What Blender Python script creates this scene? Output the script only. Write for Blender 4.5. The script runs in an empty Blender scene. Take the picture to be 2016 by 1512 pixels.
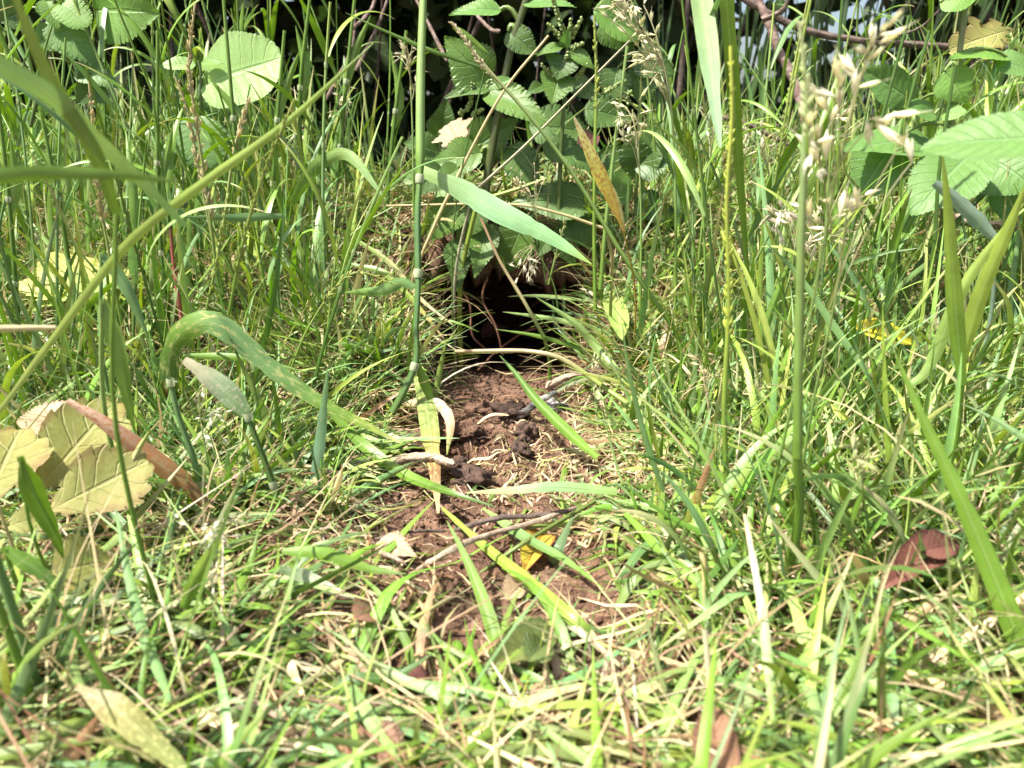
import bpy, math, random
import numpy as np
from mathutils import Vector

random.seed(7)
RNG = np.random.default_rng(11)
SC = bpy.context.scene
COL = SC.collection
R = math.radians

# ------------------------------------------------------------------ camera
CAM_H, PITCH, FPX = 0.20, R(19.0), 1500.0          # focal length in pixels of the 2016 px wide photograph
cam_data = bpy.data.cameras.new('camera')
cam_data.sensor_width = 36.0
cam_data.lens = 36.0 * FPX / 2016.0
cam_data.clip_start, cam_data.clip_end = 0.01, 2000.0
cam_data.dof.use_dof = True
cam_data.dof.focus_distance = 0.52
cam_data.dof.aperture_fstop = 12.5
cam = bpy.data.objects.new('camera', cam_data)
cam.location = (0, 0, CAM_H)
cam.rotation_euler = (R(90) - PITCH, 0, 0)
COL.objects.link(cam)
SC.camera = cam

# ------------------------------------------------------------------ sky, sun, exposure
SUN_ELEV, SUN_AZ = R(60), R(246)                   # azimuth clockwise from +Y (the view direction)
world = bpy.data.worlds.new('World')
SC.world = world
world.use_nodes = True
wn, wl = world.node_tree.nodes, world.node_tree.links
wn.clear()
wo = wn.new('ShaderNodeOutputWorld'); wb = wn.new('ShaderNodeBackground'); ws = wn.new('ShaderNodeTexSky')
ws.sky_type = 'NISHITA'; ws.sun_disc = False
ws.sun_elevation, ws.sun_rotation = SUN_ELEV, SUN_AZ
ws.air_density, ws.dust_density, ws.ozone_density = 1.0, 4.0, 1.0
wb.inputs['Strength'].default_value = 0.095
wl.new(ws.outputs[0], wb.inputs[0]); wl.new(wb.outputs[0], wo.inputs[0])
sd = bpy.data.lights.new('sun', 'SUN')
sd.energy, sd.angle, sd.color = 4.8, R(2.0), (1.0, 0.96, 0.88)
sun = bpy.data.objects.new('sun', sd)
sdir = Vector((math.sin(SUN_AZ) * math.cos(SUN_ELEV), math.cos(SUN_AZ) * math.cos(SUN_ELEV), math.sin(SUN_ELEV)))
sun.rotation_euler = sdir.to_track_quat('Z', 'Y').to_euler()
sun.location = (0, 0, 5)
COL.objects.link(sun)
SC.view_settings.view_transform = 'Standard'
SC.view_settings.look = 'None'
SC.view_settings.gamma = 1.0
SC.view_settings.use_curve_mapping = False
SC.view_settings.exposure = 1.42
SC.cycles.max_bounces = 6
SC.cycles.transmission_bounces = 4
SC.cycles.diffuse_bounces = 4
SC.cycles.glossy_bounces = 2
SC.cycles.use_denoising = True

# ------------------------------------------------------------------ small maths
def sstep(t):
    t = np.clip(t, 0, 1)
    return t * t * (3 - 2 * t)

def _hash(ix, iy, seed):
    n = (ix.astype(np.int64) * 374761393 + iy.astype(np.int64) * 668265263 + seed * 974711) & 0x7fffffff
    n = ((n ^ (n >> 13)) * 1274126177) & 0x7fffffff
    n = (n ^ (n >> 16)) & 0xffff
    return n / 65535.0

def vnoise(x, y, s, seed=0):
    x = np.asarray(x, float) * s; y = np.asarray(y, float) * s
    ix, iy = np.floor(x), np.floor(y)
    fx, fy = x - ix, y - iy
    fx, fy = fx * fx * (3 - 2 * fx), fy * fy * (3 - 2 * fy)
    a, b = _hash(ix, iy, seed), _hash(ix + 1, iy, seed)
    c, d = _hash(ix, iy + 1, seed), _hash(ix + 1, iy + 1, seed)
    return (a + (b - a) * fx) * (1 - fy) + (c + (d - c) * fx) * fy

X0 = -0.006
def crest_y(x):
    """Where the bank starts to fall away behind: sooner behind the burrow than at the sides."""
    x = np.asarray(x, float)
    return 0.97 - 0.18 * np.exp(-((x + 0.07) / 0.19) ** 2) + 0.06 * sstep((x - 0.1) / 0.3)
def bank_z(x, y):
    """The turf surface, as if there were no burrow."""
    x = np.asarray(x, float); y = np.asarray(y, float)
    t = np.clip((y - 0.50) / 0.50, 0, 1)
    z = 0.150 * (0.35 * sstep(t) + 0.65 * t)
    z = z - 0.45 * sstep((y - crest_y(x)) / 0.7)
    z = z + 0.052 * np.exp(-(((x - X0) / 0.14) ** 2 + ((y - 0.765) / 0.075) ** 2))
    near = np.exp(-(y / 3.0) ** 2)
    z = z + near * (0.030 * (vnoise(x, y, 4.5, 3) - 0.5) + 0.016 * (vnoise(x, y, 14, 5) - 0.5))
    return z

def bare_mask(x, y):
    d = ((x + 0.018 - 0.05 * (0.42 - y)) / 0.078) ** 2 + ((y - 0.395) / 0.18) ** 2
    d = d + 0.9 * (vnoise(x, y, 22, 9) - 0.5)
    return 1 - sstep((d - 0.55) / 0.6)

def trench_mask(x, y):
    hw = 0.062 + 0.014 * sstep((y - 0.55) / 0.06) - 0.010 * sstep((y - 0.6) / 0.3) + 0.012 * (vnoise(x * 0 + 3, y, 30, 2) - 0.5)
    mx = 1 - sstep((np.abs(x - X0) - hw + 0.012) / 0.026)
    return mx * sstep((y - 0.49) / 0.07) * (1 - sstep((y - 0.96) / 0.05))

def ground_z(x, y):
    x = np.asarray(x, float); y = np.asarray(y, float)
    z = bank_z(x, y)
    b = bare_mask(x, y)
    z = z - 0.010 * b
    z = z + b * (0.010 * (vnoise(x, y, 60, 21) - 0.5) + 0.006 * (vnoise(x, y, 140, 22) - 0.5) + 0.003 * (vnoise(x, y, 300, 23) - 0.5))
    m = trench_mask(x, y)
    zf = -0.010 - 0.055 * sstep((y - 0.55) / 0.34) + 0.010 * (vnoise(x, y, 50, 31) - 0.5) + 0.005 * (vnoise(x, y, 130, 32) - 0.5)
    return z * (1 - m) + zf * m

def turf_z(x, y):
    """Height on which plants stand: the roof of the burrow where there is one."""
    x = np.asarray(x, float); y = np.asarray(y, float)
    onroof = (np.abs(x - X0) < 0.11) & (y > 0.715)
    return np.where(onroof, bank_z(x, y) + 0.004, ground_z(x, y))

CP, SP_ = math.cos(PITCH), math.sin(PITCH)
def ray(px, py):
    u, v = (px - 1008) / FPX, (756 - py) / FPX
    return np.array([u, CP + v * SP_, -SP_ + v * CP])
def P(px, py, y):
    d = ray(px, py)
    t = y / d[1]
    return np.array([0, 0, CAM_H]) + d * t
def hit(px, py, dz=0.0):
    d = ray(px, py)
    o = np.array([0, 0, CAM_H])
    ts = np.arange(0.12, 1.5, 0.004)
    pts = o + ts[:, None] * d
    below = pts[:, 2] <= turf_z(pts[:, 0], pts[:, 1]) + dz
    if not below.any():
        return pts[-1]
    return pts[int(np.argmax(below))]
LIFT = 0.022
def size(px_len, y):
    return px_len * (y / CP) / FPX

# ------------------------------------------------------------------ materials
def nodes_of(name):
    m = bpy.data.materials.new(name)
    m.use_nodes = True
    nt = m.node_tree
    nt.nodes.clear()
    return m, nt.nodes, nt.links

def mth(N, L, op, a, b=None, clamp=False):
    n = N.new('ShaderNodeMath'); n.operation = op; n.use_clamp = clamp
    for i, v in enumerate((a, b)):
        if v is None: continue
        if isinstance(v, (int, float)): n.inputs[i].default_value = v
        else: L.new(v, n.inputs[i])
    return n.outputs[0]

def mixc(N, L, fac, a, b, mode='MIX'):
    n = N.new('ShaderNodeMix'); n.data_type = 'RGBA'; n.blend_type = mode
    if isinstance(fac, (int, float)): n.inputs[0].default_value = fac
    else: L.new(fac, n.inputs[0])
    for i, v in ((6, a), (7, b)):
        if isinstance(v, tuple): n.inputs[i].default_value = (*v[:3], 1)
        else: L.new(v, n.inputs[i])
    return n.outputs[2]

def noise(N, L, vec, scale, detail=3, rough=0.55):
    n = N.new('ShaderNodeTexNoise'); n.inputs['Scale'].default_value = scale
    n.inputs['Detail'].default_value = detail; n.inputs['Roughness'].default_value = rough
    if vec is not None: L.new(vec, n.inputs['Vector'])
    return n.outputs['Fac']

def ramp(N, L, fac, lo, hi):
    n = N.new('ShaderNodeMapRange'); n.inputs[1].default_value = lo; n.inputs[2].default_value = hi
    L.new(fac, n.inputs[0]); return n.outputs[0]

def sheet_shader(N, L, colour, transl, rough, bump=None, bump_d=0.0004, spec=0.5, tcol=None):
    out = N.new('ShaderNodeOutputMaterial'); bs = N.new('ShaderNodeBsdfPrincipled')
    tr = N.new('ShaderNodeBsdfTranslucent'); mx = N.new('ShaderNodeMixShader')
    bs.inputs['Roughness'].default_value = rough
    bs.inputs['Specular IOR Level'].default_value = spec
    L.new(colour, bs.inputs['Base Color'])
    hs = N.new('ShaderNodeHueSaturation'); hs.inputs['Saturation'].default_value = 1.15; hs.inputs['Value'].default_value = 1.25
    L.new(colour, hs.inputs['Color']); L.new(hs.outputs[0], tr.inputs['Color'])
    mx.inputs[0].default_value = transl
    if bump is not None:
        b = N.new('ShaderNodeBump'); b.inputs['Strength'].default_value = 0.7; b.inputs['Distance'].default_value = bump_d
        L.new(bump, b.inputs['Height']); L.new(b.outputs[0], bs.inputs['Normal'])
    L.new(bs.outputs[0], mx.inputs[1]); L.new(tr.outputs[0], mx.inputs[2]); L.new(mx.outputs[0], out.inputs[0])

def grass_material(name, spots=0.0, spotcol=(0.42, 0.36, 0.10), transl=0.22, rough=0.38):
    m, N, L = nodes_of(name)
    at = N.new('ShaderNodeAttribute'); at.attribute_name = 'col'
    uv = N.new('ShaderNodeUVMap'); uv.uv_map = 'uv'
    sep = N.new('ShaderNodeSeparateXYZ'); L.new(uv.outputs[0], sep.inputs[0])
    mp = N.new('ShaderNodeMapping'); mp.inputs['Scale'].default_value = (8, 0.5, 1); L.new(uv.outputs[0], mp.inputs[0])
    st = noise(N, L, mp.outputs[0], 1.6, 2)                       # parallel veins
    geo = N.new('ShaderNodeNewGeometry')
    bl = noise(N, L, geo.outputs['Position'], 90, 3)
    f1 = mth(N, L, 'ADD', mth(N, L, 'MULTIPLY', st, 0.9), 0.55)
    f2 = mth(N, L, 'ADD', mth(N, L, 'MULTIPLY', bl, 0.7), 0.65)
    f = mth(N, L, 'MULTIPLY', f1, f2)
    rib = ramp(N, L, mth(N, L, 'ABSOLUTE', mth(N, L, 'SUBTRACT', sep.outputs[0], 0.5)), 0.075, 0.02)
    cm = N.new('ShaderNodeVectorMath'); cm.operation = 'SCALE'
    L.new(at.outputs['Color'], cm.inputs[0]); L.new(f, cm.inputs['Scale'])
    c = mixc(N, L, mth(N, L, 'MULTIPLY', rib, 0.22), cm.outputs[0], (0.34, 0.42, 0.20))
    if spots:
        mp2 = N.new('ShaderNodeMapping'); mp2.inputs['Scale'].default_value = (3, 16, 1); L.new(uv.outputs[0], mp2.inputs[0])
        sp = ramp(N, L, noise(N, L, mp2.outputs[0], 1.5, 4, 0.65), 0.69 - 0.20 * spots, 0.75 - 0.14 * spots)
        c = mixc(N, L, mth(N, L, 'MULTIPLY', sp, min(1, 0.55 + spots * 0.4)), c, spotcol)
    sheet_shader(N, L, c, transl, rough, st, 0.00025)
    return m

def leaf_material(name, base, vein, mottle, mot=0.4, nv=7.0, transl=0.3, rough=0.5, vs=0.5, slope=1.1, fine=140, holes=None):
    m, N, L = nodes_of(name)
    uv = N.new('ShaderNodeUVMap'); uv.uv_map = 'uv'
    sep = N.new('ShaderNodeSeparateXYZ'); L.new(uv.outputs[0], sep.inputs[0])
    s = mth(N, L, 'ABSOLUTE', mth(N, L, 'SUBTRACT', sep.outputs[0], 0.5))     # 0 at the midrib, 0.5 at the edge
    rib = ramp(N, L, s, 0.035, 0.012)
    geo = N.new('ShaderNodeNewGeometry')
    wob = noise(N, L, geo.outputs['Position'], 60, 2)
    ph = mth(N, L, 'ADD', mth(N, L, 'SUBTRACT', mth(N, L, 'MULTIPLY', sep.outputs[1], nv), mth(N, L, 'MULTIPLY', s, slope * nv * 0.45)), mth(N, L, 'MULTIPLY', wob, 0.35))
    fr = mth(N, L, 'ABSOLUTE', mth(N, L, 'SUBTRACT', mth(N, L, 'FRACT', ph), 0.5))
    sv = ramp(N, L, fr, 0.07, 0.015)
    v = mth(N, L, 'MAXIMUM', rib, mth(N, L, 'MULTIPLY', sv, 0.75))
    big = noise(N, L, geo.outputs['Position'], 45, 4)
    fn = noise(N, L, geo.outputs['Position'], fine * 4, 4, 0.7)
    tone = mth(N, L, 'ADD', mth(N, L, 'MULTIPLY', fn, 0.7), 0.65)
    b = N.new('ShaderNodeVectorMath'); b.operation = 'SCALE'; b.inputs[0].default_value = base; L.new(tone, b.inputs['Scale'])
    c = mixc(N, L, mth(N, L, 'MULTIPLY', ramp(N, L, big, 0.45, 0.68), mot), b.outputs[0], mottle)
    edge = mth(N, L, 'MULTIPLY', ramp(N, L, mth(N, L, 'ADD', s, mth(N, L, 'MULTIPLY', mth(N, L, 'SUBTRACT', big, 0.5), 0.5)), 0.40, 0.50), min(1.0, mot * 1.1))
    c = mixc(N, L, edge, c, tuple(q * 0.7 for q in mottle))
    spk = ramp(N, L, noise(N, L, geo.outputs['Position'], 330, 2), 0.66, 0.72)
    c = mixc(N, L, mth(N, L, 'MULTIPLY', spk, 0.5 * mot), c, mottle)
    c = mixc(N, L, mth(N, L, 'MULTIPLY', v, vs), c, vein)
    bh = mth(N, L, 'SUBTRACT', mth(N, L, 'MULTIPLY', fn, 0.5), v)
    sheet_shader(N, L, c, transl, rough, bh, 0.0007)
    return m

def soil_material():
    m, N, L = nodes_of('soil')
    geo = N.new('ShaderNodeNewGeometry'); pos = geo.outputs['Position']
    a = noise(N, L, pos, 25, 5); b = noise(N, L, pos, 180, 4, 0.7); d = noise(N, L, pos, 700, 3, 0.7)
    c = mixc(N, L, ramp(N, L, a, 0.35, 0.65), (0.140, 0.070, 0.043), (0.245, 0.148, 0.098))
    c = mixc(N, L, ramp(N, L, b, 0.45, 0.68), c, (0.050, 0.027, 0.018))
    c = mixc(N, L, mth(N, L, 'MULTIPLY', ramp(N, L, d, 0.58, 0.66), 0.7), c, (0.34, 0.23, 0.15))
    out = N.new('ShaderNodeOutputMaterial'); bs = N.new('ShaderNodeBsdfPrincipled')
    L.new(c, bs.inputs['Base Color']); bs.inputs['Roughness'].default_value = 0.92; bs.inputs['Specular IOR Level'].default_value = 0.2
    h = mth(N, L, 'ADD', mth(N, L, 'MULTIPLY', b, 1.0), mth(N, L, 'MULTIPLY', d, 0.45))
    bp = N.new('ShaderNodeBump'); bp.inputs['Strength'].default_value = 1.0; bp.inputs['Distance'].default_value = 0.004
    L.new(h, bp.inputs['Height']); L.new(bp.outputs[0], bs.inputs['Normal']); L.new(bs.outputs[0], out.inputs[0])
    return m

def bark_material(name, c1, c2, scale=120):
    m, N, L = nodes_of(name)
    tc = N.new('ShaderNodeNewGeometry'); pos = tc.outputs['Position']
    a = noise(N, L, pos, scale, 4, 0.65); b = noise(N, L, pos, scale * 5, 3, 0.7)
    c = mixc(N, L, ramp(N, L, a, 0.38, 0.62), c1, c2)
    c = mixc(N, L, mth(N, L, 'MULTIPLY', ramp(N, L, b, 0.52, 0.64), 0.5), c, tuple(v * 0.35 for v in c1))
    out = N.new('ShaderNodeOutputMaterial'); bs = N.new('ShaderNodeBsdfPrincipled')
    L.new(c, bs.inputs['Base Color']); bs.inputs['Roughness'].default_value = 0.85
    bp = N.new('ShaderNodeBump'); bp.inputs['Strength'].default_value = 0.9; bp.inputs['Distance'].default_value = 0.0015
    L.new(mth(N, L, 'ADD', a, mth(N, L, 'MULTIPLY', b, 0.4)), bp.inputs['Height']); L.new(bp.outputs[0], bs.inputs['Normal'])
    L.new(bs.outputs[0], out.inputs[0])
    return m

M = {}
M['grass'] = grass_material('grass_leaf')
M['grass_spot'] = grass_material('spotted_grass_leaf', 0.8, (0.48, 0.46, 0.17))
M['grass_rust'] = grass_material('rusty_grass_leaf', 1.0, (0.30, 0.13, 0.03), 0.25, 0.6)
M['grass_pale'] = grass_material('bleached_grass_leaf', 0.8, (0.52, 0.47, 0.33), 0.25, 0.6)
M['seed'] = grass_material('spikelet_husk', 0.0, transl=0.4, rough=0.5)
M['soil'] = soil_material()
M['stick'] = bark_material('grey_brown_bark', (0.27, 0.19, 0.13), (0.40, 0.31, 0.23))
M['twig_dark'] = bark_material('dark_bark', (0.065, 0.042, 0.032), (0.14, 0.10, 0.08))
M['twig_red'] = bark_material('reddish_bark', (0.10, 0.055, 0.042), (0.22, 0.16, 0.13))
M['root'] = bark_material('root_skin', (0.13, 0.055, 0.03), (0.20, 0.09, 0.05))
M['clod'] = bark_material('dark_clod', (0.045, 0.025, 0.018), (0.10, 0.055, 0.035), 200)
M['stone'] = bark_material('grey_stone', (0.16, 0.15, 0.14), (0.34, 0.32, 0.30), 150)
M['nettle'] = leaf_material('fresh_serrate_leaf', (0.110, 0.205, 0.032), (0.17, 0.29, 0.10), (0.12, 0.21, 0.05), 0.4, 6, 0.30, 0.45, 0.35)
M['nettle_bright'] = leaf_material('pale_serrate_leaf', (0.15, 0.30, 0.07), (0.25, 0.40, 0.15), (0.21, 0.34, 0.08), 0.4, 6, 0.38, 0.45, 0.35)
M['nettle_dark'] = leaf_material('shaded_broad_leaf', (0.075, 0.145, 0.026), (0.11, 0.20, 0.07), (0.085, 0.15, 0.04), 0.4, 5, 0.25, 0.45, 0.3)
M['alder'] = leaf_material('round_pale_leaf', (0.31, 0.49, 0.15), (0.42, 0.58, 0.26), (0.34, 0.50, 0.15), 0.3, 7, 0.45, 0.45, 0.45, 0.7)
M['hazel'] = leaf_material('veined_hazel_leaf', (0.125, 0.245, 0.055), (0.19, 0.33, 0.14), (0.15, 0.27, 0.08), 0.35, 9, 0.32, 0.5, 0.5, 1.0)
M['hazel_bright'] = leaf_material('bright_hazel_leaf', (0.17, 0.33, 0.06), (0.27, 0.42, 0.13), (0.22, 0.34, 0.07), 0.35, 9, 0.40, 0.5, 0.45, 1.0)
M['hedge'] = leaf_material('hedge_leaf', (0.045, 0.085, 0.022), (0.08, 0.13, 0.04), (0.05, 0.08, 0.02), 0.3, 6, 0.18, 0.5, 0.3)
M['yellow'] = leaf_material('yellow_fallen_leaf', (0.56, 0.54, 0.15), (0.64, 0.60, 0.30), (0.46, 0.48, 0.12), 0.5, 6, 0.30, 0.6, 0.35)
M['acid'] = leaf_material('vivid_yellow_leaf', (0.62, 0.56, 0.035), (0.52, 0.34, 0.03), (0.48, 0.40, 0.03), 0.5, 7, 0.25, 0.55, 0.4)
M['olive'] = leaf_material('olive_fallen_leaf', (0.30, 0.30, 0.085), (0.43, 0.41, 0.17), (0.33, 0.23, 0.08), 0.65, 5, 0.28, 0.6, 0.6)
M['olive_green'] = leaf_material('green_fallen_leaf', (0.28, 0.40, 0.09), (0.40, 0.46, 0.18), (0.33, 0.33, 0.09), 0.5, 5, 0.3, 0.6, 0.5)
M['brown'] = leaf_material('brown_dead_leaf', (0.235, 0.125, 0.072), (0.13, 0.06, 0.04), (0.13, 0.06, 0.035), 0.6, 7, 0.12, 0.7, 0.6)
M['redbrown'] = leaf_material('red_brown_dead_leaf', (0.165, 0.062, 0.045), (0.22, 0.10, 0.075), (0.085, 0.03, 0.025), 0.6, 7, 0.15, 0.6, 0.5)
M['tan'] = leaf_material('tan_dead_leaf', (0.46, 0.34, 0.21), (0.33, 0.21, 0.12), (0.36, 0.23, 0.14), 0.5, 8, 0.2, 0.7, 0.6)
M['cream'] = leaf_material('cream_dead_leaf', (0.46, 0.36, 0.22), (0.26, 0.17, 0.1), (0.33, 0.22, 0.12), 0.4, 6, 0.25, 0.7, 0.5)
M['crinkle'] = leaf_material('crinkled_leaf', (0.125, 0.175, 0.05), (0.20, 0.23, 0.09), (0.20, 0.17, 0.06), 0.5, 8, 0.2, 0.4, 0.4)
M['halfred'] = leaf_material('half_brown_yellow_leaf', (0.56, 0.48, 0.06), (0.30, 0.11, 0.03), (0.26, 0.065, 0.025), 1.0, 5, 0.2, 0.45, 0.5)
M['moss'] = grass_material('moss_shoot', 0, transl=0.25, rough=0.7)

# ------------------------------------------------------------------ colours of grass (linear)
PAL = {
    'fresh green':     (0.150, 0.265, 0.034),
    'deep green':      (0.070, 0.145, 0.026),
    'bluish green':    (0.150, 0.265, 0.088),
    'pale green':      (0.240, 0.355, 0.105),
    'yellow green':    (0.250, 0.335, 0.055),
    'olive green':     (0.150, 0.200, 0.050),
    'straw coloured':  (0.520, 0.430, 0.230),
    'tan':             (0.400, 0.270, 0.145),
    'brown':           (0.205, 0.105, 0.055),
    'bleached':        (0.540, 0.470, 0.310),
}

# ------------------------------------------------------------------ mesh building
class Acc:
    def __init__(s): s.v, s.f, s.uv, s.c, s.n = [], [], [], [], 0
    def add(s, v, quads, uv, c):
        s.v.append(np.asarray(v, np.float32).reshape(-1, 3)); s.f.append(np.asarray(quads, np.int32).reshape(-1, 4) + s.n)
        s.uv.append(np.asarray(uv, np.float32).reshape(-1, 2)); s.c.append(np.asarray(c, np.float32).reshape(-1, 3)); s.n += len(s.v[-1])
    def mesh(s, name, smooth=True):
        return np_mesh(name, np.concatenate(s.v), np.concatenate(s.f), np.concatenate(s.uv), np.concatenate(s.c), smooth)

def np_mesh(name, v, f, uv=None, c=None, smooth=True):
    me = bpy.data.meshes.new(name)
    v = np.ascontiguousarray(v, np.float32); f = np.ascontiguousarray(f, np.int32)
    k = f.shape[1]
    me.vertices.add(len(v)); me.vertices.foreach_set('co', v.ravel())
    me.loops.add(f.size); me.loops.foreach_set('vertex_index', f.ravel())
    me.polygons.add(len(f)); me.polygons.foreach_set('loop_start', np.arange(0, f.size, k, dtype=np.int32))
    if uv is not None:
        l = me.uv_layers.new(name='uv'); l.data.foreach_set('uv', np.ascontiguousarray(uv[f.ravel()], np.float32).ravel())
    if c is not None:
        a = me.color_attributes.new('col', 'FLOAT_COLOR', 'POINT')
        a.data.foreach_set('color', np.concatenate([c, np.ones((len(c), 1), np.float32)], 1).astype(np.float32).ravel())
    me.update(calc_edges=True)
    if smooth: me.polygons.foreach_set('use_smooth', np.ones(len(f), bool))
    return me

def obj(name, me, mat, parent=None, loc=None):
    o = bpy.data.objects.new(name, me)
    if mat is not None and not me.materials: me.materials.append(mat)
    COL.objects.link(o)
    if parent is not None: o.parent = parent
    if loc is not None: o.location = loc
    return o

def tag(o, label, cat, group=None):
    o['label'] = label; o['category'] = cat; o['kind'] = 'thing'
    if group: o['group'] = group
    return o

def thing(name, loc, label, cat, group=None):
    o = bpy.data.objects.new(name, None); o.empty_display_size = 0.01
    o.location = tuple(float(q) for q in loc); COL.objects.link(o)
    return tag(o, label, cat, group)

def grid_quads(n, m):
    i = np.arange(n - 1)[:, None] * m + np.arange(m - 1)[None, :]
    i = i.ravel()
    return np.stack([i, i + 1, i + m + 1, i + m], 1)

def spline(pts, n):
    p = np.asarray(pts, float)
    if len(p) == 2:
        t = np.linspace(0, 1, n)[:, None]; return p[0] * (1 - t) + p[1] * t
    q = np.vstack([2 * p[0] - p[1], p, 2 * p[-1] - p[-2]])
    seg = np.linalg.norm(np.diff(p[:, :3], axis=0), axis=1); cum = np.concatenate([[0], np.cumsum(seg)])
    out = []
    for s in np.linspace(0, cum[-1], n):
        k = min(int(np.searchsorted(cum, s, side='right')) - 1, len(p) - 2)
        t = (s - cum[k]) / max(seg[k], 1e-9)
        a, b, c, d = q[k:k + 4]
        out.append(0.5 * ((2 * b) + (c - a) * t + (2 * a - 5 * b + 4 * c - d) * t * t + (3 * b - a - 3 * c + d) * t ** 3))
    return np.array(out)

def norm(a):
    return a / np.maximum(np.linalg.norm(a, axis=-1, keepdims=True), 1e-9)

def ribbon(acc, pts, w, col, roll=0.0, fold=0.35, nx=5, twist=0.0, ref=None, wav=0.0):
    """A blade: PTS (n,3) spine, W (n,) full widths, COL (n,3)."""
    n = len(pts)
    T = norm(np.gradient(pts, axis=0))
    view = norm(pts - np.array([0, 0, CAM_H])) if ref is None else np.broadcast_to(np.asarray(ref, float), pts.shape)
    S = norm(np.cross(T, view))
    for i in range(1, n):                                   # keep the side vector from flipping
        if np.dot(S[i], S[i - 1]) < 0: S[i] = -S[i]
    Nn = norm(np.cross(S, T))
    a = roll + twist * np.linspace(0, 1, n)
    S2 = S * np.cos(a)[:, None] + Nn * np.sin(a)[:, None]
    N2 = norm(np.cross(S2, T))
    s = np.linspace(-1, 1, nx)
    lift = fold * np.abs(s)
    v = pts[:, None, :] + S2[:, None, :] * (s[None, :, None] * w[:, None, None] * 0.5) + N2[:, None, :] * (lift[None, :, None] * w[:, None, None] * 0.5)
    if wav:
        ph = random.random() * 6
        v = v + N2[:, None, :] * (np.sin(np.linspace(0, 14, n) + ph)[:, None, None] * s[None, :, None] * wav * w[:, None, None])
    uv = np.stack(np.broadcast_arrays(np.linspace(0, 1, nx)[None, :], (np.linspace(0, 1, n) + random.random() * 3)[:, None]), -1)
    c = np.broadcast_to(col[:, None, :], (n, nx, 3))
    acc.add(v, grid_quads(n, nx), uv, c)

def tube(acc, pts, r, col, k=7, rough=0.0):
    n = len(pts)
    T = norm(np.gradient(pts, axis=0))
    up = np.array([0.31, 0.17, 0.93]) if abs(T[0][2]) < 0.8 else np.array([0.9, 0.2, 0.1])
    A = norm(np.cross(T, up)); B = np.cross(T, A)
    th = np.linspace(0, 2 * math.pi, k + 1)
    rr = np.asarray(r)[:, None] * np.ones((1, k + 1))
    if rough:
        j = 1 + rough * (RNG.random((n, k)) - 0.5); rr = rr * np.concatenate([j, j[:, :1]], 1)
    v = pts[:, None, :] + (A[:, None, :] * np.cos(th)[None, :, None] + B[:, None, :] * np.sin(th)[None, :, None]) * rr[:, :, None]
    uv = np.stack(np.broadcast_arrays(np.linspace(0, 1, k + 1)[None, :], np.linspace(0, 3, n)[:, None]), -1)
    acc.add(v, grid_quads(n, k + 1), uv, np.broadcast_to(np.asarray(col)[:, None, :], (n, k + 1, 3)))

def lens(acc, a, b, r, col, k=6, n=6, power=0.8):
    """A pointed seed-like body from A to B."""
    t = np.linspace(0, 1, n)
    pts = a[None] * (1 - t[:, None]) + b[None] * t[:, None]
    rad = r * np.power(np.sin(np.pi * np.clip(t * 0.9 + 0.06, 0, 1)), power); rad[-1] = r * 0.04; rad[0] = r * 0.25
    tube(acc, pts, rad, np.broadcast_to(np.asarray(col, float), (n, 3)), k)

def gradcol(n, stops):
    """stops: [(t, colour name or rgb), ...] -> (n,3)"""
    ts = [s[0] for s in stops]; cs = np.array([PAL[s[1]] if isinstance(s[1], str) else s[1] for s in stops])
    t = np.linspace(0, 1, n)
    return np.stack([np.interp(t, ts, cs[:, k]) for k in range(3)], 1)

def blade_w(n, wmax, base=0.55, tip=0.06, peak=0.3):
    t = np.linspace(0, 1, n)
    up = base + (1 - base) * sstep(t / peak)
    dn = 1 - (1 - tip) * np.power(np.clip((t - peak) / (1 - peak), 0, 1), 1.8)
    return wmax * np.minimum(up, 1) * dn

def shift(pts, o):
    return np.asarray(pts) - np.asarray(o)[None]

# pixel path -> world path. y0: depth of the first point (None = where its ray meets the turf), y1: depth of the last.
def path(px, y0=None, y1=None, n=26):
    if y0 is None:
        h = hit(*px[0], LIFT); y0 = h[1]
    if y1 is None: y1 = y0
    d = [0.0]
    for a, b in zip(px[:-1], px[1:]): d.append(d[-1] + math.hypot(b[0] - a[0], b[1] - a[1]))
    ys = [y0 + (y1 - y0) * q / d[-1] for q in d]
    q = []
    for i, (a, y) in enumerate(zip(px, ys)):            # a point that would lie under the turf comes up to it
        if i and -600 < a[1] and y > 0.15:
            h = hit(a[0], a[1], 0.012)
            if h[2] < float(turf_z(h[0], h[1])) + 0.03: y = min(y, h[1])
        q.append(P(a[0], a[1], y))
    return spline(q, n)

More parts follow.
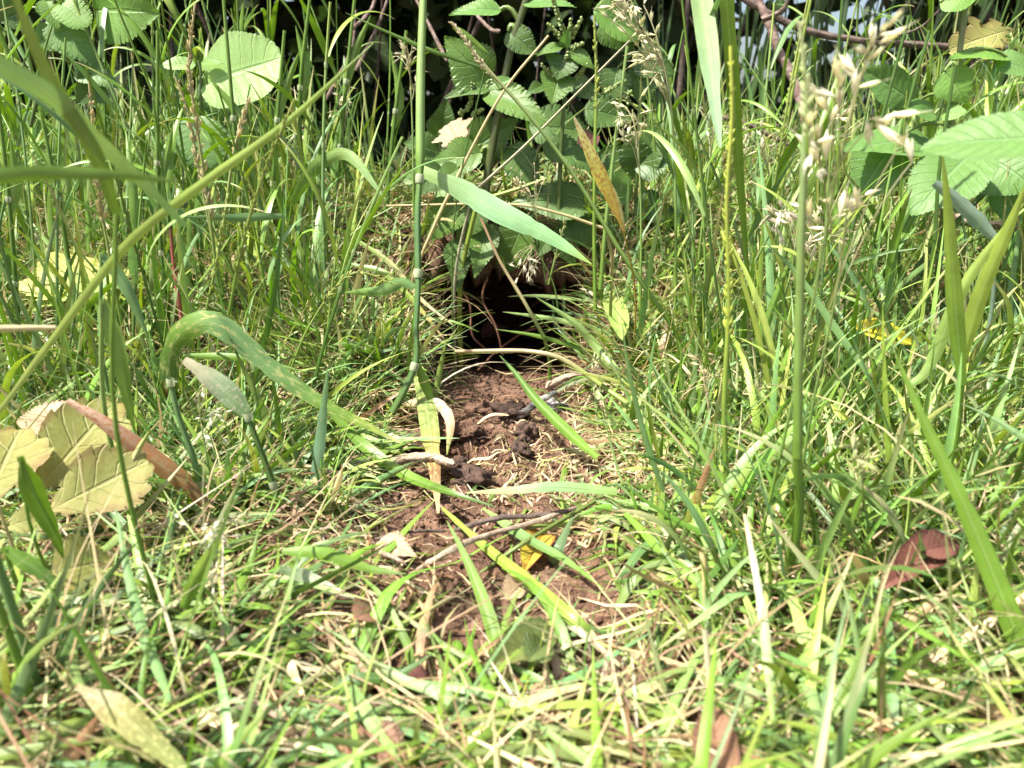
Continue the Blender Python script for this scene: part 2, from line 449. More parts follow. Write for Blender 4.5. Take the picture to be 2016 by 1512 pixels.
# ------------------------------------------------------------------ the setting
def build_ground():
    xs = np.concatenate([-np.geomspace(400, 0.9, 26), np.arange(-0.84, 0.841, 0.0045), np.geomspace(0.9, 400, 26)])
    ys = np.concatenate([-np.geomspace(400, 0.05, 22), np.arange(0.04, 1.16, 0.0045), np.geomspace(1.18, 600, 34)])
    X, Y = np.meshgrid(xs, ys)
    Z = ground_z(X, Y)
    v = np.stack([X, Y, Z], -1).reshape(-1, 3)
    me = np_mesh('ground', v, grid_quads(len(ys), len(xs)))
    g = obj('ground', me, M['soil']); g['kind'] = 'structure'
    # the turf roof over the burrow: a thick slab of earth with a ragged, arched front lip
    nx, ny = 45, 60
    xx = np.linspace(-0.125, 0.125, nx); tt = np.linspace(0, 1, ny)
    X, T = np.meshgrid(xx, tt)
    yf = 0.700 + 1.6 * X ** 2 + 0.022 * (vnoise(X, X * 0, 70, 41) - 0.5) + 0.012 * (vnoise(X, X * 0, 180, 42) - 0.5)
    Y = yf + (1.02 - yf) * T ** 1.3
    top = bank_z(X, Y) + 0.003 + 0.006 * (vnoise(X, Y, 80, 43) - 0.5) - 0.010 * (1 - sstep(T / 0.06))
    bot = np.minimum(top - 0.012, bank_z(X, Y) - 0.014 - 4.0 * (X - X0) ** 2 + 0.012 * (vnoise(X, Y, 60, 44) - 0.5) - 0.02 * T)
    vt = np.stack([X, Y, top], -1).reshape(-1, 3); vb = np.stack([X, Y, bot], -1).reshape(-1, 3)
    q = grid_quads(ny, nx); qb = q[:, ::-1] + nx * ny
    i = np.arange(nx - 1)
    front = np.stack([i + 1, i, i + nx * ny, i + 1 + nx * ny], 1)
    me = np_mesh('burrow_roof', np.concatenate([vt, vb]), np.concatenate([q, qb, front]))
    r = obj('earth_bank', me, M['soil']); r['kind'] = 'structure'
build_ground()

# ------------------------------------------------------------------ leaves with a midrib
def profile(kind, t):
    t = np.asarray(t, float)
    if kind == 'ovate':   w = np.power(np.sin(np.pi * np.power(t, 0.62)), 0.85) * (1 - 0.12 * t)
    elif kind == 'lance': w = np.power(np.sin(np.pi * np.power(t, 0.72)), 1.05)
    elif kind == 'heart': w = np.power(np.clip(np.sin(np.pi * np.power(t * 0.985 + 0.01, 0.5)), 0, 1), 0.85)
    elif kind == 'round': w = np.power(np.clip(1 - np.abs(2 * t - 1) ** 2.1, 0, 1), 0.48)
    elif kind == 'hazel': w = np.power(np.sin(np.pi * np.power(t, 0.72)), 0.62) * (1 - 0.30 * t ** 6)
    elif kind == 'obov':  w = np.power(np.sin(np.pi * np.power(t, 1.45)), 0.72)
    elif kind == 'lobed': w = np.power(np.sin(np.pi * np.power(t, 1.25)), 0.62) * (0.84 + 0.20 * np.cos(2 * np.pi * (t * 3.1 + 0.15)))
    else:                 w = np.sin(np.pi * t)
    return np.clip(w, 0, None)

def leaf_mesh(kind, L, W, seed=0, serr=0.06, nser=16, fold=0.18, curl=0.25, vein=0.02, nv=7, cup=0.0, crumple=0.0, nt=60, ns=5, off=0.0, roll_edge=0.0):
    rs = np.random.default_rng(seed)
    t = np.linspace(0.0, 1.0, nt)
    saw = 1 - np.abs(((t * nser) % 1.0) - 0.72) * 1.2
    w = profile(kind, t) * (1 + serr * (saw - 0.5))
    wl = w * (1 + 0.07 * np.sin(t * 9 + rs.random() * 6)); wr = w * (1 + 0.07 * np.sin(t * 8 + rs.random() * 6))
    s = np.linspace(-1, 1, 2 * ns + 1)
    half = np.where(s[None, :] < 0, wl[:, None], wr[:, None]) * W * 0.5
    x = s[None, :] * half + off * L * (t[:, None] ** 2)
    y = np.broadcast_to(t[:, None] * L, x.shape).copy()
    y = y - 0.10 * L * np.abs(s[None, :]) ** 1.5 * (1 - t[:, None]) * (kind in ('heart', 'round'))
    y = y + (saw[:, None] - 0.5) * L / nser * 0.8 * (np.abs(s[None, :]) ** 6) * (serr > 0)
    z = fold * np.abs(s[None, :]) * half
    z = z - curl * L * (t[:, None] ** 2) + cup * L * (s[None, :] ** 2) * 0.3
    fr = ((t[:, None] * nv - np.abs(s[None, :]) * 1.1) % 1.0)
    z = z + vein * L * 0.25 * np.abs(fr - 0.5) * np.minimum(1, np.abs(s[None, :]) * 4) * (w[:, None] > 0.1)
    if crumple:
        z = z + crumple * L * (vnoise(x, y, 55, seed) - 0.5) + crumple * 0.5 * L * (vnoise(x, y, 130, seed + 1) - 0.5)
    if roll_edge:
        z = z + roll_edge * W * np.clip(np.abs(s[None, :]) - 0.35, 0, 1) ** 2
        x = x * (1 - 0.35 * min(1, roll_edge) * np.clip(np.abs(s[None, :]) - 0.3, 0, 1))
    z = z + 0.012 * L * np.sin(t[:, None] * 7 + s[None, :] * 2.0 + seed)
    v = np.stack([x, y, z], -1).reshape(-1, 3)
    uv = np.stack(np.broadcast_arrays((s * 0.5 + 0.5)[None, :], t[:, None]), -1).reshape(-1, 2)
    return v, grid_quads(nt, 2 * ns + 1), uv

def frame(a, b, up=0.3, roll=0.0):
    yv = norm(b - a); mid = (a + b) / 2
    tc = norm(np.array([0, 0, CAM_H]) - mid)
    n0 = norm(tc * (1 - up) + np.array([0, 0, 1.0]) * up)
    xv = norm(np.cross(yv, n0)); n = np.cross(xv, yv)
    c, s = math.cos(roll), math.sin(roll)
    return np.stack([xv * c + n * s, yv, n * c - xv * s], 1)

def leaf_at(name, a, b, W, mat, kind='ovate', up=0.3, roll=0.0, parent=None, origin=None, stalk=0.0, **k):
    """Leaf from point A (base) to B (tip); W full width in metres. Returns its mesh object."""
    F = frame(a, b, up, roll); L = float(np.linalg.norm(b - a))
    v, q, uv = leaf_mesh(kind, L, W, **k)
    v = v @ F.T + a
    o0 = a if origin is None else origin
    c = np.full((len(v), 3), 0.2)
    me = np_mesh(name, v - o0, q, uv, c)
    return obj(name, me, M[mat], parent, None if parent is not None else tuple(a))

def stalk_part(name, pts, r0, r1, col, parent, origin, mat='grass', k=7):
    acc = Acc(); n = len(pts)
    tube(acc, shift(pts, origin), np.linspace(r0, r1, n), col if isinstance(col, np.ndarray) else np.broadcast_to(np.array(PAL[col] if isinstance(col, str) else col), (n, 3)), k)
    return obj(name, acc.mesh(name), M[mat], parent)

def support(root, o0, p0, r, col):
    """The stalk that carries a blade or stem whose visible length starts above the turf."""
    h = float(p0[2]) - float(turf_z(p0[0], p0[1]))
    if h < 0.025: return
    gx = p0[0] + math.copysign(0.12 * h, p0[0]); gy = p0[1] + 0.02
    gnd = np.array([gx, gy, float(turf_z(gx, gy)) - 0.004])
    pts = spline([gnd, gnd * 0.45 + p0 * 0.55 + np.array([math.copysign(0.05 * h, p0[0]), 0, 0.02 * h]), p0], 12)
    acc = Acc(); tube(acc, pts - np.asarray(o0)[None], np.linspace(1.25, 0.9, 12) * r, np.broadcast_to(np.asarray(col, float), (12, 3)), 6)
    obj('lower_stem', acc.mesh('lower_stem'), M['grass'], root)

# ------------------------------------------------------------------ hero blades and shoots
def blade(label, px, w, cols, y0=None, y1=None, mat='grass', roll=0.0, fold=0.3, twist=0.0, tip=0.06, base=0.55, peak=0.3, wav=0.03, name='grass_leaf', cat='grass blade', group=None, parent=None, origin=None, n=30):
    pts = path(px, y0, y1, n)
    d = np.linalg.norm(pts - np.array([0, 0, CAM_H]), axis=1)
    ww = blade_w(n, 1.0, base, tip, peak) * w * d / FPX * (1 + 0.10 * (vnoise(np.arange(n) * .37, np.full(n, float(px[0][0])), 1, 4) - .5) - 0.16 * (vnoise(np.arange(n) * 1.0, np.full(n, float(px[0][1])), 1, 6) > .86))
    acc = Acc(); o0 = pts[0] if origin is None else origin
    cc = gradcol(n, cols if isinstance(cols, list) else [(0, cols), (1, cols)])
    ribbon_rel = shift(pts, o0)
    ref = norm(pts - np.array([0, 0, CAM_H]))
    n_ = len(pts)
    T = norm(np.gradient(pts, axis=0))
    ribbon(acc, ribbon_rel, ww, cc, roll, fold, 5, twist, ref, wav)
    o = obj(name, acc.mesh(name), M[mat], parent, None if parent is not None else tuple(o0))
    if parent is None:
        tag(o, label, cat, group)
        support(o, o0, pts[0], max(0.0006, min(0.0013, ww[0] * 0.3)), cc[0])
    return o

def shoot(label, px, r_px, col, leaves=(), nodes=(), y0=None, y1=None, name='grass_shoot', cat='grass stem', group=None, r_tip=0.6, mat='grass', n=30, swell=None):
    pts = path(px, y0, y1, n)
    o0 = pts[0]; d = np.linalg.norm(pts - np.array([0, 0, CAM_H]), axis=1).mean()
    root = thing(name, o0, label, cat, group)
    r = r_px * d / FPX / 2
    cc = gradcol(n, col if isinstance(col, list) else [(0, col), (1, col)])
    rad = r * np.linspace(1, r_tip, n)
    if swell: rad = rad * np.interp(np.linspace(0, 1, n), *swell)
    acc = Acc(); tube(acc, shift(pts, o0), rad, cc, 9)
    obj('stem', acc.mesh('stem'), M[mat], root)
    support(root, o0, pts[0], rad[0], cc[0])
    for t in nodes:
        i = min(n - 2, max(1, int(t * (n - 1)))); acc = Acc()
        dirv = norm(pts[i + 1] - pts[i - 1]); hl = r * 1.1
        q = np.stack([pts[i] + dirv * hl * s for s in (-1, -0.5, 0, 0.5, 1)]) - o0
        tube(acc, q, r * np.array([1.02, 1.12, 1.16, 1.12, 1.02]), np.broadcast_to(np.array((0.44, 0.48, 0.30)), (5, 3)), 8)
        obj('node', acc.mesh('node'), M['seed'], root)
    for lf in leaves:
        kw = dict(lf[4]) if len(lf) > 4 else {}
        yy = lf[3]
        if yy is None:
            j = int(np.argmin([math.hypot(a - lf[0][0][0], b - lf[0][0][1]) for a, b in [proj(p) for p in pts]])); yy = (pts[j][1], pts[j][1])
        elif not isinstance(yy, tuple): yy = (yy, yy)
        blade(None, lf[0], lf[1], lf[2], yy[0], yy[1], name='leaf', parent=root, origin=o0, **kw)
    return root, pts

def proj(p):
    q = np.asarray(p) - np.array([0, 0, CAM_H])
    zc = q[1] * CP - q[2] * SP_; yc = q[1] * SP_ + q[2] * CP
    return 1008 + FPX * q[0] / zc, 756 - FPX * yc / zc

FG, DG, BG, PG, YG, OG = 'fresh green', 'deep green', 'bluish green', 'pale green', 'yellow green', 'olive green'
ST, TA, BR, BL = 'straw coloured', 'tan', 'brown', 'bleached'

# the tall stem in front of the burrow
shoot('tall upright grass stem crossing the left of the burrow mouth with broad drooping leaf',
      [(772, 812), (790, 780), (818, 714), (819, 640), (823, 560), (822, 420), (827, 330), (828, 160), (834, -30)], 15,
      [(0, DG), (0.45, (0.085, 0.19, 0.06)), (0.6, FG), (0.68, PG), (1, PG)],
      leaves=[
          ([(830, 336), (905, 372), (985, 418), (1085, 468), (1165, 520)], 44, [(0, PG), (0.4, (0.23, 0.40, 0.20)), (0.85, (0.19, 0.36, 0.14)), (1, YG)], (0.55, 0.50), dict(fold=0.12, tip=0.05, base=0.5, peak=0.35)),
          ([(816, 566), (790, 556), (750, 572), (678, 576)], 24, [(0, BG), (1, FG)], None, dict(fold=0.25)),
          ([(822, 720), (838, 790), (848, 860), (856, 930), (863, 1010)], 38, [(0, OG), (0.4, (0.22, 0.28, 0.08)), (0.62, (0.35, 0.25, 0.09)), (0.75, BR), (0.85, TA), (1, ST)], (0.53, 0.37), dict(mat='grass_spot', fold=0.15, base=0.6, tip=0.1)),
          ([(822, 716), (842, 770), (862, 815)], 20, FG, None, {}),
          ([(783, 806), (815, 796), (862, 797), (886, 830), (880, 895)], 26, [(0, ST), (0.5, BL), (0.75, TA), (1, YG)], (0.52, 0.44), dict(fold=0.5, mat='grass_pale')),
      ], nodes=(0.135, 0.34, 0.57), y0=None, y1=0.57, r_tip=0.9, n=60, swell=([0, .14, .15, .34, .36, .56, .575, .60, .8, 1], [1, .85, .8, .75, .9, .8, 1.0, 1.3, 1.2, 1.0]))

# left: the bent-over broad blade and its neighbours
shoot('bluish grass stem carrying a broad yellow-spotted blade bent over in an arch',
      [(396, 960), (380, 900), (352, 820), (334, 745)], 13, [(0, BG), (1, (0.10, 0.20, 0.08))],
      leaves=[([(334, 747), (334, 700), (358, 655), (405, 632), (455, 655), (520, 712), (610, 778), (700, 826), (790, 872)], 42,
               [(0, DG), (0.18, FG), (0.3, BG), (0.5, BG), (0.75, FG), (0.92, YG), (1, ST)], (0.40, 0.41), dict(mat='grass_spot', fold=0.2, tip=0.08, base=0.75, peak=0.25, twist=0.5))],
      nodes=(0.03, 0.97))
shoot('dark grass stem topped by a bleached and insect-eaten leaf below the arched blade',
      [(545, 975), (520, 905), (486, 815)], 14, DG,
      leaves=[([(486, 815), (455, 780), (415, 745), (362, 708)], 42, [(0, BG), (0.5, (0.28, 0.36, 0.20)), (1, BL)], None, dict(mat='grass_pale', fold=0.15, tip=0.3))], nodes=(0.15, 0.97))
blade('dead brown grass blade slanting down across the olive toothed leaves',
      [(402, 990), (350, 940), (280, 888), (205, 832), (132, 788)], 36, [(0, (0.16, 0.10, 0.04)), (0.25, (0.27, 0.17, 0.07)), (0.5, (0.26, 0.13, 0.07)), (0.75, (0.45, 0.27, 0.18)), (1, (0.60, 0.40, 0.30))], None, 0.33, mat='grass_rust', fold=0.7, tip=0.25)
blade('long yellow-green blade rising diagonally from the edge past the round leaf',
      [(-120, 960), (0, 808), (110, 660), (250, 482), (390, 368), (560, 245), (735, 85)], 17, [(0, (0.42, 0.46, 0.14)), (0.4, (0.36, 0.47, 0.09)), (1, (0.30, 0.44, 0.07))], 0.30, 0.36, fold=0.25, tip=0.12, base=0.35, peak=0.6)
blade('blurred pale blade sloping down from the edge across the upper sward',
      [(-160, 40), (0, 128), (110, 195), (200, 285), (290, 368), (365, 445)], 30, [(0, BG), (0.6, PG), (1, BG)], 0.20, 0.26, fold=0.2, tip=0.3, base=0.9)
blade('blurred horizontal green blade reaching in from the edge above the yellow leaf',
      [(-140, 362), (0, 346), (120, 340), (250, 346), (350, 358)], 26, FG, 0.19, 0.22, fold=0.2, tip=0.15, base=0.9)
blade('faint olive blade standing at the corner out of focus',
      [(230, 420), (185, 300), (95, 150), (40, 20), (20, -40)], 26, [(0, FG), (1, OG)], 0.24, 0.22, fold=0.2, tip=0.3)
blade('horizontal dry straw blade poking in at the edge above the olive leaves', [(-60, 648), (40, 646), (110, 645)], 12, ST, 0.26, 0.27, tip=0.6, fold=0.6)
shoot('bright red stem leaning among the grasses beside the arched blade', [(362, 660), (352, 590), (342, 520), (335, 440)], 9, [(0, (0.42, 0.13, 0.12)), (0.7, (0.45, 0.10, 0.10)), (1, (0.10, 0.05, 0.03))], name='red_stalk', cat='plant stem')

# stems around the burrow
def stem(label, px, r, col, y0=None, y1=None, cat='grass stem', **k): return shoot(label, px, r, col, (), (), y0, y1, cat=cat, **k)
blade('dark green pointed blade standing against the burrow floor', [(1175, 900), (1120, 852), (1060, 792), (1015, 735), (984, 700)], 22, [(0, FG), (1, DG)], None, 0.50, fold=0.6)
shoot('long stem leaning in from the right with a dry tan tip over the burrow', [(1470, 960), (1400, 905), (1310, 845), (1200, 770), (1110, 708), (1060, 694), (1010, 690), (896, 692)], 15, [(0, (0.19, 0.35, 0.15)), (0.45, FG), (0.6, YG), (0.75, ST), (1, (0.46, 0.30, 0.16))], y0=0.46, y1=0.53, r_tip=0.5)
blade('pale arrow-shaped blade pointing at the burrow from the right', [(1290, 830), (1235, 760), (1180, 690), (1130, 635), (1055, 585)], 22, [(0, PG), (1, PG)], 0.55, 0.56, fold=0.5)
stem('pinkish dry stem bowing down in front of the dark burrow mouth', [(1072, 665), (1030, 590), (985, 515), (947, 430)], 8, [(0, FG), (0.4, ST), (1, (0.45, 0.25, 0.16))], 0.58, 0.59)
blade('thin straight blade between the burrow and the arrow-shaped blade', [(1230, 735), (1150, 690), (1060, 662), (975, 648)], 11, FG, 0.58, 0.59)
blade('slender blade lying over the burrow lip beside the pinkish stem', [(1150, 645), (1100, 630), (1050, 622), (990, 614)], 10, PG, 0.59, 0.60)
blade('upright narrow blade springing from the burrow floor beside the tall stem', [(855, 800), (864, 740), (880, 664)], 12, [(0, PG), (1, YG)], 0.53, 0.53, fold=0.4)
for k, (px, w, c, lab) in enumerate([
        ([(700, 470), (770, 520), (830, 590), (892, 640)], 10, [(0, FG), (0.7, ST), (1, BL)], 'topmost drooping blade hanging over the left rim of the burrow'),
        ([(690, 520), (760, 540), (820, 600), (875, 668)], 13, [(0, PG), (0.6, YG), (1, (0.5, 0.34, 0.15))], 'yellowing tipped blade hanging over the left rim of the burrow'),
        ([(740, 640), (790, 640), (830, 650), (900, 690)], 9, [(0, PG), (1, ST)], 'arched pale blade curving down into the burrow mouth'),
        ([(700, 620), (760, 645), (810, 650), (848, 678)], 11, [(0, YG), (0.6, ST), (1, TA)], 'dry curling blade at the left rim beside the tall stem'),
        ([(660, 560), (730, 590), (770, 650), (765, 720)], 12, [(0, FG), (1, ST)], 'tan drooping blade behind the tall stem')]):
    blade(lab, px, w, c, 0.64, 0.60, fold=0.4, tip=0.12)

# straw lines and the flowering stems in front of the broad-leaved plants
shoot('long thin grass stem crossing the nettle with a narrow white flower spike',
      [(1330, 650), (1225, 500), (1130, 345), (1040, 225), (955, 130), (890, 45)], 10, [(0, FG), (0.7, PG), (1, ST)], y0=0.56, y1=0.56, r_tip=0.55,
      leaves=[([(892, 52), (930, 80), (962, 105)], 13, FG, 0.56, {})])
for lab, px, r, c, y in [
        ('straw stalk crossing behind the nettle from upper right to lower left', [(835, 490), (890, 370), (985, 190), (1080, 70)], 7, ST, 0.62),
        ('second straw stalk crossing lower behind the nettle', [(930, 380), (1030, 290), (1130, 190), (1240, 80)], 6, (0.36, 0.34, 0.22), 0.66),
        ('pale dry stalk lying level in front of the broad leaves', [(1190, 450), (1100, 420), (1000, 402), (760, 405)], 6, ST, 0.66),
        ('yellowish flat stalk sloping across the dark broad leaves', [(940, 396), (1010, 375), (1075, 352)], 10, YG, 0.67)]:
    stem(lab, px, r, c, y, y)
blade('dark narrow blade slanting through the dark hollow toward the nettle', [(955, 135), (850, 100), (760, 62), (680, 25)], 8, [(0, DG), (1, FG)], 0.6, 0.6)
blade('rust-mottled yellow blade hanging point down right of the nettle', [(1228, 455), (1200, 385), (1168, 315), (1130, 230)], 27, [(0, (0.30, 0.20, 0.03)), (0.5, (0.42, 0.36, 0.06)), (0.85, (0.48, 0.46, 0.16)), (1, BL)], 0.54, 0.54, mat='grass_rust', fold=0.35, tip=0.12, base=0.2, peak=0.45)
stem('slim yellow-green flowering stem standing right of the nettle', [(1172, 610), (1170, 480), (1171, 300), (1174, 150), (1170, 30)], 8, [(0, FG), (1, YG)], 0.62, 0.62)
stem('pale upright stem with ribbed sheath beside the slim flowering stem', [(1182, 570), (1195, 420), (1215, 250), (1235, 90)], 9, [(0, FG), (0.5, PG), (1, PG)], 0.63, 0.63)
blade('broad pale blade dropping from the top beside the yellow spike', [(1490, 720), (1462, 420), (1440, 120), (1420, -90), (1392, -150), (1376, -60), (1390, 60), (1402, 160), (1418, 290)], 38, [(0, FG), (0.5, FG), (0.75, PG), (1, (0.25, 0.40, 0.22))], None, 0.40, fold=0.15, tip=0.12, base=0.05, peak=0.86)
stem('blurred pale stem with a swollen head close to the lens', [(1570, 900), (1572, 700), (1578, 450), (1586, 260), (1590, 200)], 20, [(0, FG), (0.6, PG), (1, (0.32, 0.42, 0.2))], 0.27, 0.26)

# right side
for lab, px, w, c, y0, y1, kw in [
        ('large green blade arching down the right edge of the sward', [(2060, 1420), (1990, 1220), (1900, 1000), (1820, 830), (1760, 690)], 34, [(0, FG), (1, FG)], 0.22, 0.26, dict(fold=0.5)),
        ('bright blade with a blunt cut tip crossing low on the right', [(1310, 1130), (1370, 1030), (1440, 955), (1510, 900), (1568, 858)], 26, [(0, (0.25, 0.33, 0.10)), (0.5, YG), (1, PG)], 0.35, 0.36, dict(tip=0.75, base=0.4, peak=0.8, fold=0.15)),
        ('bluish flat blade lying across the right sward with bent tip', [(1560, 1180), (1620, 1140), (1690, 1108), (1770, 1078), (1860, 1045)], 26, BG, 0.29, 0.31, dict(fold=0.15, tip=0.1)),
        ('broad bluish blade pointing down to the near right turf', [(1728, 1140), (1695, 1215), (1650, 1310), (1596, 1405)], 42, [(0, BG), (0.5, (0.18, 0.33, 0.19)), (1, BG)], 0.27, 0.24, dict(fold=0.12, base=0.2, peak=0.5, tip=0.15)),
        ('wide bright blade leaning left from the right edge', [(2040, 1330), (1960, 1120), (1890, 980)], 30, FG, 0.27, 0.30, {}),
        ('tall vivid blade standing before the hazel leaves', [(1895, 760), (1880, 600), (1868, 430), (1855, 300)], 26, [(0, FG), (1, YG)], 0.34, 0.33, dict(fold=0.4)),
        ('lean yellow-green blade rising at the right edge', [(1890, 720), (1930, 580), (1985, 450), (2030, 340)], 26, [(0, YG), (1, YG)], 0.36, 0.34, dict(fold=0.4)),
        ('pale upright blade left of the vivid yellow leaf', [(1640, 680), (1648, 560), (1655, 440)], 12, BG, None, None, {}),
        ('dark leaning blade rising through the middle of the right sward', [(1475, 760), (1500, 660), (1560, 500)], 20, [(0, DG), (1, FG)], None, None, dict(fold=0.6)),
        ('greyish flat blade leaning from the hazel toward the right edge', [(1960, 470), (1890, 400), (1840, 360)], 24, (0.25, 0.35, 0.25), 0.48, 0.48, dict(tip=0.5)),
        ('wide blade standing upright with a squared base at the right', [(1790, 760), (1830, 720), (1900, 560), (2016, 400)], 22, [(0, PG), (1, YG)], 0.38, 0.36, {}),
        ('white dry straw leaning over the near right turf', [(1522, 1420), (1505, 1240), (1488, 1130), (1466, 1012)], 17, [(0, PG), (0.4, (0.38, 0.44, 0.24)), (0.7, (0.55, 0.54, 0.38)), (1, ST)], None, 0.26, dict(fold=0.8, tip=0.4)),
        ('cream straw standing in front of the large brown leaf', [(1412, 1530), (1402, 1420), (1396, 1330), (1388, 1240)], 13, [(0, ST), (1, BL)], 0.19, 0.2, dict(fold=0.9, tip=0.7, base=0.9)),
        ('orange-brown dry blade stub before the plantain-like spike', [(1340, 1080), (1372, 980), (1408, 880)], 20, [(0, FG), (0.4, YG), (0.7, (0.42, 0.22, 0.13)), (1, TA)], 0.34, 0.33, dict(mat='grass_rust')),
        ('long blade sloping right across the corner turf', [(1230, 1010), (1340, 1120), (1460, 1200), (1560, 1230)], 18, FG, 0.33, 0.30, {}),
        ('long pale blade streaming into the near right corner', [(1700, 1330), (1800, 1400), (1900, 1460), (1980, 1540)], 28, PG, 0.22, 0.20, dict(base=0.9)),
        ('long thin blade along the burrow side of the right sward', [(1310, 980), (1270, 860), (1240, 740), (1225, 640)], 12, BG, None, None, {}),
        ('crossing pale blade in the middle of the right sward', [(1710, 740), (1640, 640), (1570, 540), (1500, 470)], 13, BG, 0.42, 0.45, {}),
        ('dry bent blade folded above the vivid yellow leaf', [(1745, 690), (1728, 625), (1700, 585), (1640, 580), (1560, 590)], 11, [(0, TA), (0.4, (0.36, 0.2, 0.12)), (0.6, YG), (1, YG)], 0.53, 0.53, dict(fold=0.7)),
        ]:
    blade(lab, px, w, c, y0, y1, **kw)

for k, (px, lab) in enumerate([([(1640, 620), (1690, 400), (1745, 200), (1790, 30)], 'dark stem leaning right before the oat-like heads'), ([(1690, 640), (1735, 420), (1790, 200), (1830, 60)], 'second dark stem leaning right beside the hazel'),
        ([(1720, 590), (1790, 420), (1850, 300)], 'short dark stem crossing the hazel leaf'), ([(1770, 600), (1900, 420), (1990, 310)], 'dark stem crossing two hazel leaves toward the edge'), ([(1740, 620), (1840, 480), (1960, 360), (2040, 250)], 'long dark stem slanting to the right edge'),
        ([(1550, 620), (1600, 420), (1640, 200), (1660, -20)], 'dark stem standing in front of the reeds'), ([(1480, 560), (1530, 360), (1560, 180), (1600, -20)], 'yellowish stem before the sky gap'), ([(1800, 700), (1835, 520), (1850, 330), (1880, 130)], 'dark stem before the hazel stem')]):
    stem(lab, px, 8, DG if k != 6 else YG, None, None)
for k, (px, lab) in enumerate([([(530, 470), (545, 250), (560, 60)], 'jointed stem left of the dark hollow'), ([(600, 430), (590, 200), (612, -20)], 'sheathed stem standing in front of the dark hollow'), ([(660, 400), (680, 180), (700, -20)], 'stem in the middle of the dark hollow'),
        ([(760, 430), (775, 250), (800, 60)], 'stem just left of the tall stem'), ([(40, 700), (20, 420), (-10, 150)], 'dark stem at the far edge of the left sward'), ([(150, 620), (120, 420), (80, 220)], 'dark leaning stem before the yellow lobed leaf'),
        ([(330, 640), (312, 400), (310, 60)], 'dark thick stem in front of the round pale leaf'), ([(480, 520), (465, 300), (440, 0)], 'stem right of the round pale leaf')]):
    shoot(lab, px, 9, [(0, DG), (1, FG)], [([px[1], (px[1][0] + 12, px[1][1] - 60), (px[2][0] + 30 * (-1) ** k, px[1][1] - 150)], 18, [(0, PG), (1, FG)], None, dict(fold=0.6, base=0.6))], (0.3, 0.62), None, None)

